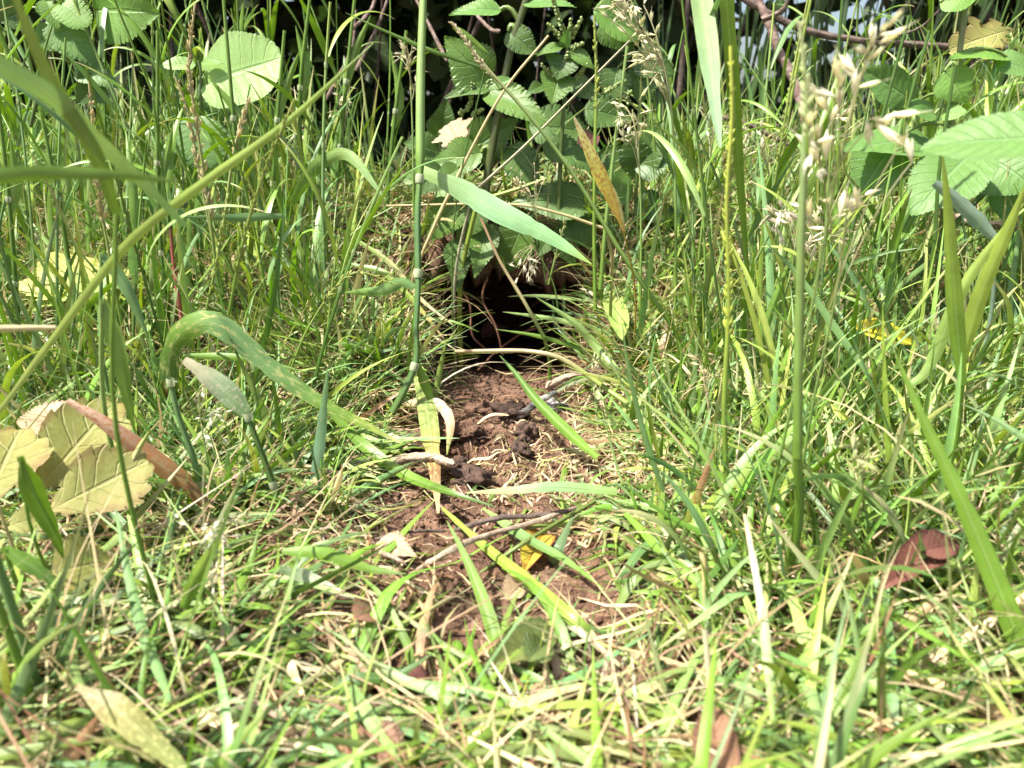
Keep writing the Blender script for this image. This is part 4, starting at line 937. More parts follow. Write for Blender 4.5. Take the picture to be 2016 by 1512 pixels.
stick('root', 'brown root running along the right rim of the burrow', [(1075, 765), (1110, 745), (1150, 738), (1230, 745)], 16, 'stick', 0.56, 0.55)
stick('branch', 'thick reddish dead branch slanting through the gap to the sky', [(1610, 330), (1575, 190), (1530, 90), (1480, -30)], 19, 'twig_red', 0.85, 0.95, 'branch', branch=[[(1500, 40), (1540, 20), (1560, -20)]])
stick('branch', 'long dark horizontal branch crossing the top right', [(1440, -20), (1500, 20), (1590, 62), (1700, 80), (1850, 90), (2060, 98)], 13, 'twig_dark', 0.95, 0.85, 'branch', branch=[[(1700, 80), (1800, 60), (1850, 20)]])
stick('branch', 'grey fallen branch lying behind stems on the right bank', [(1440, 500), (1500, 515), (1610, 528)], 26, 'stick', 0.72, 0.70, 'branch')
stick('branch', 'grey knotted branch on the right bank under the hazel', [(1850, 420), (1930, 440), (2030, 450)], 22, 'stick', 0.66, 0.62, 'branch')
stick('branch', 'thin dark branch lying low behind the right stems', [(1400, 225), (1480, 250), (1560, 290)], 10, 'twig_dark', 0.9, 0.88, 'branch')
for lab, px in [('thin dark twig rising in the hollow left of the nettle', [(700, 140), (740, 60), (770, -20)]), ('bent dark twig in the hollow behind the tall stem', [(690, 60), (730, 20), (745, -30)]),
                ('brown twig standing in the hollow behind the nettle stem', [(880, 120), (850, 60), (815, -10)]), ('short reddish twig pointing at the nettle stem', [(985, 62), (965, 57), (930, 20)]),
                ('slanting twig in the dark hollow near the top', [(640, 200), (690, 100), (700, 20)])]:
    stick('twig', lab, px, 7, 'twig_red', 0.95, 1.0, rough=0.2)
for lab, px, y in [('thin reddish root hanging in the burrow at the centre', [(960, 545), (950, 590), (975, 640), (990, 700)], 0.68), ('forked root hanging at the back of the burrow', [(900, 560), (925, 600), (930, 660), (960, 690)], 0.70),
                   ('thick root curving over the burrow back wall', [(1080, 640), (1030, 655), (980, 690), (940, 730)], 0.72)]:
    stick('root', lab, px, 5, 'root', y, y - 0.01, rough=0.2)

def lump(name, label, px, y, r, mat, seed, squash=0.7, cat='clod'):
    c = P(px[0], px[1], y)
    th = np.linspace(0, 2 * math.pi, 41); ph = np.linspace(0, math.pi, 22)
    T, F = np.meshgrid(th, ph)
    x, yy, z = np.sin(F) * np.cos(T), np.sin(F) * np.sin(T), np.cos(F)
    d = 1 + 1.0 * (vnoise(x * 1.3 + seed, yy * 1.3 + z * 1.7, 1.6, seed) - 0.5) + 0.5 * (vnoise(x + z, yy - z + seed, 5, seed + 1) - 0.5) + 0.4 * (vnoise(x - z * .7, yy + z * .6 + seed, 12, seed + 2) - 0.5)
    v = np.stack([x * d * r, yy * d * r * 0.9, z * d * r * squash], -1).reshape(-1, 3)
    gz = float(ground_z(c[0], c[1])); c[2] = gz + r * squash * 0.55
    o = obj(name, np_mesh(name, v, grid_quads(22, 41)), M[mat], None, tuple(c))
    return tag(o, label, cat)
lump('soil_clod', 'dark crumbly clod at the end of the grey-brown stick', (925, 935), 0.415, 0.009, 'clod', 3)
lump('soil_clod', 'small dark clod stuck beside the dark clod', (905, 915), 0.425, 0.007, 'clod', 5)
lump('soil_clod', 'dark brown lump on the right of the burrow floor', (1020, 865), 0.455, 0.008, 'clod', 6)
lump('soil_clod', 'tall dark lump behind the dark brown lump', (1035, 835), 0.475, 0.007, 'clod', 8, 1.0)
lump('stone', 'dark grey stone on the burrow floor by the peeling twig', (1000, 800), 0.515, 0.013, 'clod', 9, 0.6, 'stone')
lump('stone', 'pale flat stone at the foot of the burrow right rim', (1088, 788), 0.53, 0.009, 'stone', 12, 0.5, 'stone')
lump('soil_clod', 'reddish flat clod in the middle of the burrow floor', (905, 845), 0.475, 0.014, 'soil', 14, 0.4)
lump('soil_clod', 'reddish clod deep on the shaded burrow floor', (950, 790), 0.53, 0.012, 'soil', 15, 0.5)
lump('soil_clod', 'mossy clod at the left side of the burrow floor', (820, 850), 0.47, 0.013, 'soil', 17, 0.5)
lump('soil_clod', 'small pale clod by the bare path twig', (880, 1010), 0.37, 0.006, 'soil', 19, 0.6)

# ------------------------------------------------------------------ seed heads
def panicle(label, px, y0, r_px, heads, col, name='flowering_grass', group='flowering grasses', spike=False, size_px=14, ncol=(0.70, 0.66, 0.46), y1=None, seedn=0, droop=0.3):
    """heads: list of (t along the stem, branch end px, number of spikelets)"""
    rs = random.Random(seedn)
    pts = path(px, y0, y1, 30); o0 = pts[0]
    root = thing(name, o0, label, 'flowering grass', group)
    yy = float(pts[-1][1]); r = size(r_px, yy) / 2
    acc = Acc(); tube(acc, pts - o0, np.linspace(1, 0.4, 30) * r, gradcol(30, col), 6)
    obj('stem', acc.mesh('stem'), M['grass'], root)
    for t, e, ns in heads:
        a = pts[int(t * 29)]; b = P(e[0], e[1], yy + rs.uniform(-0.012, 0.012))
        q = np.linspace(0, 1, 8)[:, None]
        bp = a * (1 - q) + b * q + np.array([0, 0, 1.0]) * (np.sin(q * 3.14) * np.linalg.norm(b - a) * 0.12)
        acc = Acc(); tube(acc, bp - o0, np.full(8, r * 0.28), np.broadcast_to(np.array((0.42, 0.40, 0.22)), (8, 3)), 5)
        br = obj('branch', acc.mesh('branch'), M['grass'], root)
        acc2 = Acc()
        for k in range(ns):
            f = 0.45 + 0.55 * (k + 1) / ns
            c = bp[min(7, int(f * 7))]; L = size(size_px, yy) * rs.uniform(0.75, 1.25)
            dv = norm(norm(b - a) * 0.8 + np.array([rs.gauss(0, .5), rs.gauss(0, .4), rs.gauss(-droop, .4)]))
            cc = np.array(ncol) * rs.uniform(0.8, 1.2)
            sp = c + dv * L * 0.15 if k else c
            if size_px >= 10:
                one = Acc()
                lens(one, sp - o0, sp + dv * L - o0, L * (0.10 if size_px > 35 else 0.085), cc)
                lens(one, sp - o0, sp + norm(dv + np.array([.22, 0, .12])) * L * 0.9 - o0, L * 0.06, cc * 0.85)
                lens(one, sp - o0, sp + norm(dv - np.array([.20, .1, .05])) * L * 0.8 - o0, L * 0.05, cc * 0.95)
                lens(one, sp + dv * L * 0.7 - o0, sp + norm(dv + np.array([.08, 0, .02])) * L * 1.45 - o0, L * 0.014, cc * 0.8)
                obj('spikelet', one.mesh('spikelet'), M['seed'], br)
            else:
                lens(acc2, sp - o0, sp + dv * L - o0, L * 0.16, cc)
        if acc2.n:
            s = obj('spikelet', acc2.mesh('spikelet'), M['seed'], br); s['kind'] = 'stuff'
    return root

def spray(cx, cy, n, rx, ry, seed):
    rs = random.Random(seed)
    return [(rs.uniform(0.72, 1.0), (cx + rs.uniform(-rx, rx), cy + rs.uniform(-ry, ry)), rs.choice((2, 3, 3))) for _ in range(n)]
G2 = [(0, FG), (0.6, PG), (1, (0.42, 0.40, 0.2))]
panicle('blurred oat-like seed head with pale spikelets close at the right', [(1500, 1050), (1580, 700), (1650, 330), (1720, 60)], 0.30, 9, [(0.72, (1600, 300), 3), (0.75, (1612, 280), 3), (0.8, (1650, 165), 4), (0.84, (1690, 150), 4), (0.86, (1735, 230), 3), (0.8, (1755, 235), 2), (0.93, (1725, 90), 4), (0.97, (1745, 60), 3), (0.7, (1590, 250), 2), (0.78, (1625, 190), 3)], G2, size_px=46, y1=0.26, ncol=(0.88, 0.85, 0.66), seedn=1)
panicle('second blurred oat-like seed head lower at the right', [(1560, 1050), (1600, 800), (1650, 560), (1670, 380)], 0.32, 8, [(0.8, (1650, 400), 2), (0.9, (1690, 410), 3), (0.85, (1600, 430), 2), (0.95, (1700, 385), 2), (0.8, (1770, 290), 1), (0.75, (1795, 320), 1)], G2, size_px=42, y1=0.28, ncol=(0.88, 0.84, 0.64), seedn=2)
panicle('open white-husked seed head standing right of the yellow spike', [(1500, 760), (1530, 640), (1560, 520), (1575, 400)], None, 6, spray(1565, 440, 12, 45, 55, 4), G2, size_px=26, ncol=(0.78, 0.72, 0.54), seedn=3)
panicle('spreading seed head beside the white-husked one', [(1600, 700), (1610, 560), (1620, 430)], None, 6, spray(1630, 445, 9, 40, 40, 5), G2, size_px=24, ncol=(0.70, 0.66, 0.42), seedn=4)
panicle('pale seed head hanging in front of the hedge sapling', [(1260, 640), (1262, 450), (1258, 320), (1245, 215)], None, 6, spray(1243, 245, 12, 25, 45, 6), G2, size_px=18, seedn=5, ncol=(0.66, 0.64, 0.42))
panicle('seed head nodding above the hedge sapling', [(1330, 620), (1330, 400), (1320, 200), (1290, 60)], None, 7, spray(1285, 110, 14, 30, 60, 7) + spray(1230, 25, 6, 40, 20, 8), G2, size_px=19, seedn=6, ncol=(0.68, 0.66, 0.42))
panicle('lax seed head with drooping husks left of the yellow spike', [(1370, 560), (1385, 420), (1400, 300), (1410, 200)], None, 5, spray(1395, 240, 8, 50, 40, 9), G2, size_px=13, seedn=7)
panicle('seed head in front of the dark gap at the top right', [(1540, 560), (1530, 420), (1510, 330), (1500, 280)], None, 5, spray(1500, 280, 8, 45, 25, 10), G2, size_px=17, seedn=8)
panicle('seed head leaning right of the dark gap', [(1640, 520), (1650, 380), (1640, 270), (1655, 210)], None, 5, spray(1645, 235, 8, 30, 25, 11), G2, size_px=18, seedn=9)
panicle('dry seed head over the trampled right sward', [(1400, 860), (1395, 800), (1385, 740)], None, 6, spray(1380, 735, 12, 35, 40, 12), [(0, ST), (1, ST)], size_px=18, seedn=10, ncol=(0.62, 0.52, 0.3))
panicle('delicate white spikelets hanging before the burrow roof', [(1100, 620), (1090, 560), (1060, 500), (1040, 470)], 0.62, 4, spray(1033, 525, 9, 22, 22, 13), [(0, DG), (1, OG)], size_px=13, seedn=11, ncol=(0.80, 0.74, 0.58))
panicle('fine sparse spikelets in front of the dark broad leaves', [(1075, 560), (1060, 450), (1045, 380)], 0.63, 3, spray(1040, 345, 10, 40, 30, 14), [(0, DG), (1, OG)], size_px=9, seedn=12, ncol=(0.72, 0.60, 0.42))
panicle('small tufted seed head left of the tall stem', [(700, 380), (690, 300), (672, 215)], None, 5, spray(672, 205, 10, 18, 35, 15), G2, size_px=13, seedn=13)
panicle('seed head close behind the tall stem at the top', [(815, 420), (812, 250), (806, 110)], 0.64, 5, spray(805, 130, 12, 25, 50, 16), G2, size_px=13, seedn=14)
panicle('loose white spikelets low in the left sward', [(400, 1190), (385, 1100), (420, 1030)], None, 5, spray(410, 1030, 9, 60, 40, 17) + spray(420, 1140, 7, 30, 25, 18), G2, size_px=20, seedn=15, ncol=(0.82, 0.78, 0.62))
panicle('white spikelets scattered above the pinkish leaf in the left sward', [(420, 960), (400, 860), (390, 790)], None, 5, spray(410, 820, 9, 40, 70, 19), G2, size_px=17, seedn=16, ncol=(0.80, 0.77, 0.62))
panicle('blurred greenish seed head low on the right', [(1720, 1080), (1700, 980), (1700, 900)], 0.30, 6, spray(1695, 895, 7, 25, 30, 20), G2, size_px=30, y1=0.27, seedn=17, ncol=(0.50, 0.52, 0.25))
panicle('nodding spikelets at the top beside the nettle crown', [(1290, 300), (1270, 120), (1240, -10)], 0.66, 5, spray(1215, 15, 7, 35, 25, 21), G2, size_px=20, seedn=18)

def spike(label, px, r_px, hp, col, y0=None, y1=None, n=46, fat=7, group='flowering grasses'):
    pts = path(px, y0, y1, 40); o0 = pts[0]; yy = float(pts[-1][1]); r = size(r_px, yy) / 2
    root = thing('grass_spike', o0, label, 'flowering grass', group)
    acc = Acc(); tube(acc, pts - o0, np.linspace(1, 0.5, 40) * r, gradcol(40, [(0, FG), (1, col)]), 6)
    obj('stem', acc.mesh('stem'), M['grass'], root)
    acc = Acc(); c0 = np.array(PAL[col] if isinstance(col, str) else col)
    for k in range(n):
        if random.random() < 0.2: continue
        t = min(0.985, max(hp, hp + (1 - hp) * (k + random.uniform(-.6, .6)) / n)); i = int(t * 38); tg = norm(pts[i + 1] - pts[i]); f = t * 38 - i
        c = pts[i] * (1 - f) + pts[i + 1] * f
        sd_ = norm(np.cross(tg, norm(c - np.array([0, 0, CAM_H])))) * (1 if k % 2 else -1)
        L = size(fat * 2.2, yy) * random.uniform(0.5, 1.3) * (1.1 - 0.5 * k / n)
        dv = norm(tg * 1.1 + sd_ * random.uniform(0.3, 0.6) + np.array([0, random.gauss(0, .25), 0]))
        lens(acc, c - o0, c + dv * L - o0, L * 0.17, c0 * random.uniform(0.8, 1.25), 5, 5)
    s = obj('seed_head', acc.mesh('seed_head'), M['seed'], root); s['kind'] = 'stuff'
    return root
SPK = (0.40, 0.42, 0.16); SPS = (0.55, 0.47, 0.26)
for lab, px, r, hp, col, y0, y1, n, fat in [
        ('tall knobbly yellowish spike right of the round pale leaf stalk', [(430, 560), (410, 400), (385, 230), (372, 130), (384, 5)], 7, 0.25, SPS, 0.52, 0.50, 80, 8),
        ('pale spike leaning beside the tall knobbly spike', [(440, 580), (400, 380), (372, 230), (344, 150)], 6, 0.55, SPS, 0.53, 0.52, 50, 7),
        ('spike with a bleached tip below the round pale leaf', [(440, 450), (460, 300), (480, 235), (492, 190)], 7, 0.5, SPS, 0.56, 0.56, 30, 8),
        ('green spike leaning right out of focus in front of the round leaf', [(450, 620), (480, 470), (520, 340), (580, 195)], 7, 0.2, (0.32, 0.37, 0.1), 0.36, 0.34, 60, 8),
        ('green spike leaning behind the arched blade', [(640, 700), (660, 520), (690, 360)], 6, 0.2, (0.30, 0.36, 0.1), 0.50, 0.50, 50, 7),
        ('yellow-green spike rising above the arched blade', [(400, 640), (425, 520), (450, 380)], 6, 0.2, (0.36, 0.42, 0.12), 0.44, 0.44, 50, 7),
        ('slim spike before the yellow lobed leaf', [(240, 640), (215, 500), (195, 380), (175, 160)], 6, 0.45, SPS, 0.46, 0.44, 60, 7),
        ('dense spike beside the arched blade foot', [(560, 760), (610, 640), (690, 540), (780, 560)], 5, 0.5, (0.33, 0.37, 0.1), 0.46, 0.46, 40, 6),
        ('long beaded spike rising left of the blurred swollen head', [(1500, 520), (1530, 330), (1560, 150), (1590, 0)], 6, 0.35, (0.36, 0.42, 0.12), 0.62, 0.60, 60, 6),
        ('thin beaded spike in front of the dark reeds', [(1610, 470), (1640, 250), (1665, 100), (1690, -10)], 5, 0.35, (0.3, 0.38, 0.1), 0.62, 0.60, 60, 5),
        ('fine white spike at the head of the long crossing stem', [(985, 175), (945, 120), (915, 75), (888, 42)], 4, 0.15, BL, 0.556, 0.556, 34, 6),
        ('slender spike on the slim stem right of the nettle', [(1172, 300), (1174, 180), (1170, 30)], 4, 0.3, (0.38, 0.42, 0.1), 0.615, 0.615, 26, 6),
        ('small spike standing before the burrow roof', [(1080, 560), (1100, 480), (1115, 430)], 4, 0.3, (0.36, 0.4, 0.16), 0.64, 0.64, 20, 6),
        ('bright yellow-green beaded spike standing tall on the right', [(1432, 980), (1426, 800), (1435, 600), (1431, 400), (1441, 230), (1438, 90)], 12, 0.42, (0.50, 0.56, 0.10), None, 0.33, 110, 9),
        ('swollen blurred spike close to the lens at the right', [(1590, 300), (1588, 200), (1582, 120), (1574, 40)], 10, 0.05, (0.60, 0.66, 0.36), 0.26, 0.255, 50, 11)]:
    spike(lab, px, r, hp, col, y0, y1, n, fat)

# ------------------------------------------------------------------ scattered sward: numpy fields
def field(N, xr, yr, Lr, Wr, phi0, kap, pal, dens=None, nseg=6, nx=3, az=None, lift=0.002, tipdry=0.25, heroes=False, seed=0, minz=True, flatten=True, roots=None):
    """Returns arrays for N blades: spine (n,s,3), widths, side vectors, colours."""
    g = np.random.default_rng(seed)
    x = np.empty(0); y = np.empty(0)
    while len(x) < N:
        yy = np.sqrt(g.uniform(yr[0] ** 2, yr[1] ** 2, N)) if yr[0] > 0.05 else g.uniform(*yr, N)
        hw = 0.74 * (yy + 0.05) + 0.09
        xx = g.uniform(np.maximum(xr[0], -hw), np.minimum(xr[1], hw), N)
        keep = np.ones(N, bool) if dens is None else g.random(N) < dens(xx, yy)
        x = np.concatenate([x, xx[keep]]); y = np.concatenate([y, yy[keep]])
    x, y = x[:N], y[:N]
    if roots is not None: x, y = roots[:, 0], roots[:, 1]
    L = g.uniform(*Lr, N) * np.where(g.random(N) < 0.2, 1.3, 1.0); W = g.uniform(*Wr, N)
    a = g.uniform(0, 2 * np.pi, N) if az is None else az(x, y, g)
    ph = np.abs(g.normal(phi0[0], phi0[1], N)); kp = g.normal(kap[0], kap[1], N)
    flat = np.exp(-((x + 0.02) / 0.15) ** 4) * (y < 0.52) * 0.95
    flat = np.maximum(flat, 0.5 * ((x < 0) & (y < 0.40)))
    flat = flat * flatten
    ph = ph * (1 - flat) + (1.42 + 0.1 * g.normal(0, 1, N)) * flat; kp = kp * (1 - flat * 0.8)
    L = L * (1 - 0.6 * np.exp(-((x + 0.005) / 0.11) ** 4) * ((y > 0.23) & (y < 0.54)))
    s = np.linspace(0, 1, nseg + 1)
    ang = ph[:, None] + kp[:, None] * s[None] ** 1.4
    da = g.normal(0, 0.35, N)[:, None] * s[None]
    step = L[:, None] / nseg
    mid = (ang[:, 1:] + ang[:, :-1]) / 2
    aa = a[:, None] + (da[:, 1:] + da[:, :-1]) / 2
    dx, dy, dz = np.sin(mid) * np.cos(aa) * step, np.sin(mid) * np.sin(aa) * step, np.cos(mid) * step
    z0 = np.zeros((N, 1))
    X = x[:, None] + np.concatenate([z0, np.cumsum(dx, 1)], 1); Y = y[:, None] + np.concatenate([z0, np.cumsum(dy, 1)], 1)
    Z = (turf_z(x, y) - 0.003)[:, None] + np.concatenate([z0, np.cumsum(dz, 1)], 1)
    if minz:
        lev = np.minimum(g.uniform(0.001, 0.016, N), 0.22 * L)[:, None] * np.minimum(1, s[None] * 3)
        Z = np.maximum(Z, turf_z(X, Y) - 0.002 + lev + lift * (s[None] > 0))
    pts = np.stack([X, Y, Z], -1)
    t = s[None]
    prof = np.minimum(0.6 + 1.4 * t, 1.0) * (1 - 0.95 * np.clip((t - 0.25) / 0.75, 0, 1) ** 1.7)
    w = W[:, None] * prof
    names = list(pal.keys()); pr = np.array([pal[k] for k in names]); pr = pr / pr.sum()
    ci = g.choice(len(names), N, p=pr)
    base = np.array([PAL[k] for k in names])[ci] * g.uniform(0.75, 1.3, (N, 1)) * g.normal(1, 0.06, (N, 3))
    tipc = np.where((g.random(N) < tipdry)[:, None], np.array(PAL['straw coloured'])[None] * g.uniform(0.6, 1.1, (N, 1)), base * 1.1)
    f = (t ** 3)[..., None]
    c = np.clip(base[:, None] * (1 - f) + tipc[:, None] * f, 0.01, 0.9)
    rootc = np.array((0.32, 0.30, 0.14)); fr = (np.clip(1 - t * 5, 0, 1) * 0.4)[..., None]
    c = c * (1 - fr) + rootc * fr
    T = norm(np.gradient(pts, axis=1))
    hv = np.stack([-np.sin(a), np.cos(a), g.normal(0, 0.5, N)], -1)
    S = norm(hv[:, None] - T * np.sum(hv[:, None] * T, -1, keepdims=True))
    tw = (g.normal(0, 0.9, N)[:, None] * t)[..., None]
    Nn = np.cross(S, T)
    S = S * np.cos(tw) + Nn * np.sin(tw); Nn = np.cross(S, T)
    return dict(pts=pts, w=w, S=S, N=Nn, c=c, ci=[names[i] for i in ci] if heroes else None, ph=ph, L=L)

def field_mesh(name, F, nx=3, fold=0.35):
    pts, w, S, Nn, c = F['pts'], F['w'], F['S'], F['N'], F['c']
    N, n = w.shape
    s = np.linspace(-1, 1, nx)
    v = pts[:, :, None] + S[:, :, None] * (s[None, None, :, None] * w[:, :, None, None] * .5) + Nn[:, :, None] * ((np.abs(s) * fold)[None, None, :, None] * w[:, :, None, None] * .5)
    q = grid_quads(n, nx)
    quads = (q[None] + (np.arange(N) * n * nx)[:, None, None]).reshape(-1, 4)
    off = RNG.random((N, 1, 1)) * 7
    uv = np.stack(np.broadcast_arrays(np.linspace(0, 1, nx)[None, None], np.linspace(0, 1, n)[None, :, None] + off), -1)
    cc = np.broadcast_to(c[:, :, None], (N, n, nx, 3))
    return np_mesh(name, v.reshape(-1, 3), quads, uv.reshape(-1, 2), cc.reshape(-1, 3))

def field_stuff(name, F, mat='grass', nx=3, fold=0.35):
    o = obj(name, field_mesh(name, F, nx, fold), M[mat]); o['kind'] = 'stuff'
    return o

def dens_turf(x, y):
    d = 1 - 0.96 * bare_mask(x, y)
    d = d * (1 - trench_mask(x, y) * (y < 0.72)) * (1 - 0.85 * np.exp(-((x + 0.005) / 0.085) ** 4 - ((y - 0.285) / 0.06) ** 4))
    front = (y < 0.72) & (np.abs(x - X0) < 0.072) & (y > 0.42)
    d = np.where(front, d * 0.05, d)
    back = sstep((y - crest_y(x)) / 0.12)
    return d * (1 - 0.92 * back) * (0.35 + 0.65 * sstep((vnoise(x, y, 16, 77) - 0.25) / 0.4))
def dens_thatch(x, y):
    d = 1 - 0.93 * bare_mask(x, y)
    return np.where((np.abs(x - X0) < 0.075) & (y > 0.5) & (y < 0.72), 0.02, d * (1 - 0.9 * sstep((y - crest_y(x)) / 0.12)))

GREEN = {FG: 3.4, DG: 1.6, BG: 2.4, PG: 1.5, YG: 1.3, OG: 1.2, ST: 0.8, TA: 0.5}
DEAD = {ST: 1.9, TA: 2.8, BR: 2.4, BL: 0.9, OG: 0.5}
field_stuff('dead_grass', field(23000, (-1, 1), (0.13, 1.15), (0.025, 0.07), (0.0007, 0.0022), (1.25, 0.35), (0.3, 0.4), DEAD, dens_thatch, 5, 2, seed=21), 'grass', 2)
field_stuff('lawn_grass', field(15500, (-1, 1), (0.13, 1.15), (0.03, 0.095), (0.0017, 0.0052), (1.05, 0.38), (0.5, 0.6), GREEN, dens_turf, 7, 3, seed=22))
field_stuff('fine_grass', field(8000, (-1, 1), (0.14, 1.2), (0.04, 0.11), (0.0006, 0.0016), (0.9, 0.4), (0.5, 0.5), {FG: 3, YG: 2, PG: 2, DG: 1, ST: 1}, dens_turf, 6, 2, seed=23), 'grass', 2)
def dens_up(x, y):
    side = sstep((np.abs(x + 0.01) - 0.07) / 0.10)
    win = (x / y > 0.25) & (x / y < 0.40) & (y > 0.66)
    mid = (x / y > -0.14) & (x / y < 0.17) & (y > 0.62)
    return dens_turf(x, y) * np.clip(side, 0.0, 1) * np.where(win, 0.25, 1) * np.where(mid, 0.35, 1)
field_stuff('upright_grass', field(1700, (-1, 1), (0.45, 1.1), (0.07, 0.17), (0.0024, 0.0062), (0.16, 0.14), (0.45, 0.5), {FG: 3, DG: 1.4, BG: 1.8, PG: 1.4, YG: 1.6}, dens_up, 9, 3, seed=24))
# crumbs of loose soil on the path
gc = np.random.default_rng(61)
cx, cy = gc.uniform(-0.12, 0.12, 9000), gc.uniform(0.24, 0.70, 9000)
kk = gc.random(9000) < np.maximum(bare_mask(cx, cy), 0.8 * trench_mask(cx, cy)); cx, cy = cx[kk], cy[kk]
cr = 0.0004 + 0.0022 * gc.random(len(cx)) ** 3.5
oc = np.array([(1, 0, 0), (0, 1, 0), (-1, 0, 0), (0, -1, 0), (0, 0, 1), (0, 0, -1)], float)
cv = (oc[None] * gc.uniform(0.6, 1.3, (len(cx), 6, 1)) + gc.normal(0, .2, (len(cx), 6, 3))) * cr[:, None, None] + np.stack([cx, cy, ground_z(cx, cy) + cr * 0.4], 1)[:, None]
tri = np.array([(0, 1, 4), (1, 2, 4), (2, 3, 4), (3, 0, 4), (1, 0, 5), (2, 1, 5), (3, 2, 5), (0, 3, 5)])
co = obj('soil_crumbs', np_mesh('soil_crumbs', cv.reshape(-1, 3), (tri[None] + (np.arange(len(cx)) * 6)[:, None, None]).reshape(-1, 3), smooth=False), M['soil']); co['kind'] = 'stuff'
def tufts(n, per, yr, L, W, phi, kap, pal, dens, seed, nseg=8):
    g = np.random.default_rng(seed); cs = []
    while len(cs) < n:
        y = math.sqrt(g.uniform(yr[0] ** 2, yr[1] ** 2)); x = g.uniform(-.74, .74) * (y + .05) + g.uniform(-.08, .08)
        if g.random() < float(dens(np.array([x]), np.array([y]))[0]): cs.append((x, y))
    k = g.integers(per[0], per[1], n); cx = np.repeat(np.array(cs), k, 0); N = len(cx)
    F = field(N, (-1, 1), yr, L, W, phi, kap, pal, None, nseg, seed=seed + 1, flatten=False, roots=cx + g.normal(0, .0035, (N, 2)))
    return F
def dens_tuft(x, y):
    d = (1 - bare_mask(x, y)) * np.where((np.abs(x + .01) < .07) & (y > .25), 0.05, 1) * np.where((np.abs(x) < .11) & (y < .36), 0.40, 1)
    for a, b, r in ((.05, .19, .03), (.0, .25, .03), (.165, .265, .04), (-.2, .29, .05), (-.16, .25, .035), (-.24, .33, .05), (.125, .30, .02), (-.13, .165, .03)):
        d = d * np.where((x - a) ** 2 + (y - b) ** 2 < r * r, 0.08, 1)
    return d
field_stuff('tufted_grass', tufts(300, (9, 20), (0.14, 0.62), (0.03, 0.085), (0.0014, 0.0042), (0.72, 0.36), (0.8, 0.5), {FG: 3.2, BG: 2, PG: 1.4, YG: 1.2, DG: 1.4, ST: 0.5}, dens_tuft, 71))
field_stuff('thatch_straw', field(8000, (-1, 1), (0.14, 0.84), (0.03, 0.09), (0.0005, 0.0014), (1.0, 0.35), (0.7, 0.7), {ST: 2.4, TA: 2, BL: 1, BR: .8, YG: .6}, lambda x, y: 1 - bare_mask(x, y) - trench_mask(x, y), 8, 2, seed=73, flatten=False), 'grass', 2)
def dens_side(x, y):
    r = sstep((x - 0.05) / 0.07); l = 0.55 * sstep((-x - 0.13) / 0.08) * sstep((y - 0.36) / 0.06)
    return np.maximum(r, l) * (1 - bare_mask(x, y))
field_stuff('side_grass', field(620, (-1, 1), (0.26, 0.52), (0.05, 0.13), (0.0022, 0.0052), (0.30, 0.22), (0.5, 0.5), {FG: 3, BG: 2, PG: 1.6, YG: 1.4, DG: 1}, dens_side, 10, 3, seed=25, flatten=False))
# litter and moss on the path
def dens_straw(x, y):
    return np.exp(-((x - 0.035) / 0.045) ** 2 - ((y - 0.43) / 0.045) ** 2) + 0.6 * np.exp(-((x - 0.085) / 0.04) ** 2 - ((y - 0.52) / 0.06) ** 2) + 0.6 * np.exp(-((x + 0.125) / 0.045) ** 2 - ((y - 0.57) / 0.09) ** 2) + 0.4 * np.exp(-((x - 0.16) / 0.05) ** 2 - ((y - 0.58) / 0.08) ** 2)
field_stuff('straw_litter', field(1700, (-0.24, 0.26), (0.34, 0.72), (0.012, 0.055), (0.0005, 0.0016), (1.2, 0.35), (0.5, 1.0), {ST: 3, BL: 1.6, TA: 1.5, YG: 0.6}, dens_straw, 8, 2, seed=28, flatten=False), 'grass', 2)
field_stuff('path_litter', field(1300, (-0.12, 0.12), (0.28, 0.60), (0.008, 0.035), (0.0006, 0.0016), (1.45, 0.2), (0.1, 0.5), DEAD, lambda x, y: np.clip(bare_mask(x, y) + 0.1, 0, 1) * (1 - 0.8 * trench_mask(x, y) * (y > .54)), 4, 2, seed=26, lift=0.0005), 'grass', 2)
PAL['moss'] = (0.085, 0.110, 0.025); PAL['moss bright'] = (0.13, 0.17, 0.035)
def dens_moss(x, y):
    spots = [(-0.062, 0.46, .03), (-0.055, 0.385, .03), (0.01, 0.45, .03), (-0.01, 0.49, .03), (-0.09, 0.50, .035), (0.03, 0.51, .02), (-0.03, 0.55, .02)]
    d = sum(np.exp(-(((x - a) ** 2 + (y - b) ** 2) / r ** 2)) for a, b, r in spots)
    return np.clip(d * 1.3 * (vnoise(x, y, 90, 8) > 0.42), 0, 1)
field_stuff('moss', field(4200, (-0.15, 0.10), (0.32, 0.60), (0.002, 0.0055), (0.0005, 0.0010), (1.15, 0.4), (0.3, 0.5), {'moss': 2, 'moss bright': 1}, dens_moss, 3, 2, seed=27, lift=0.0, tipdry=0.05), 'moss', 2)

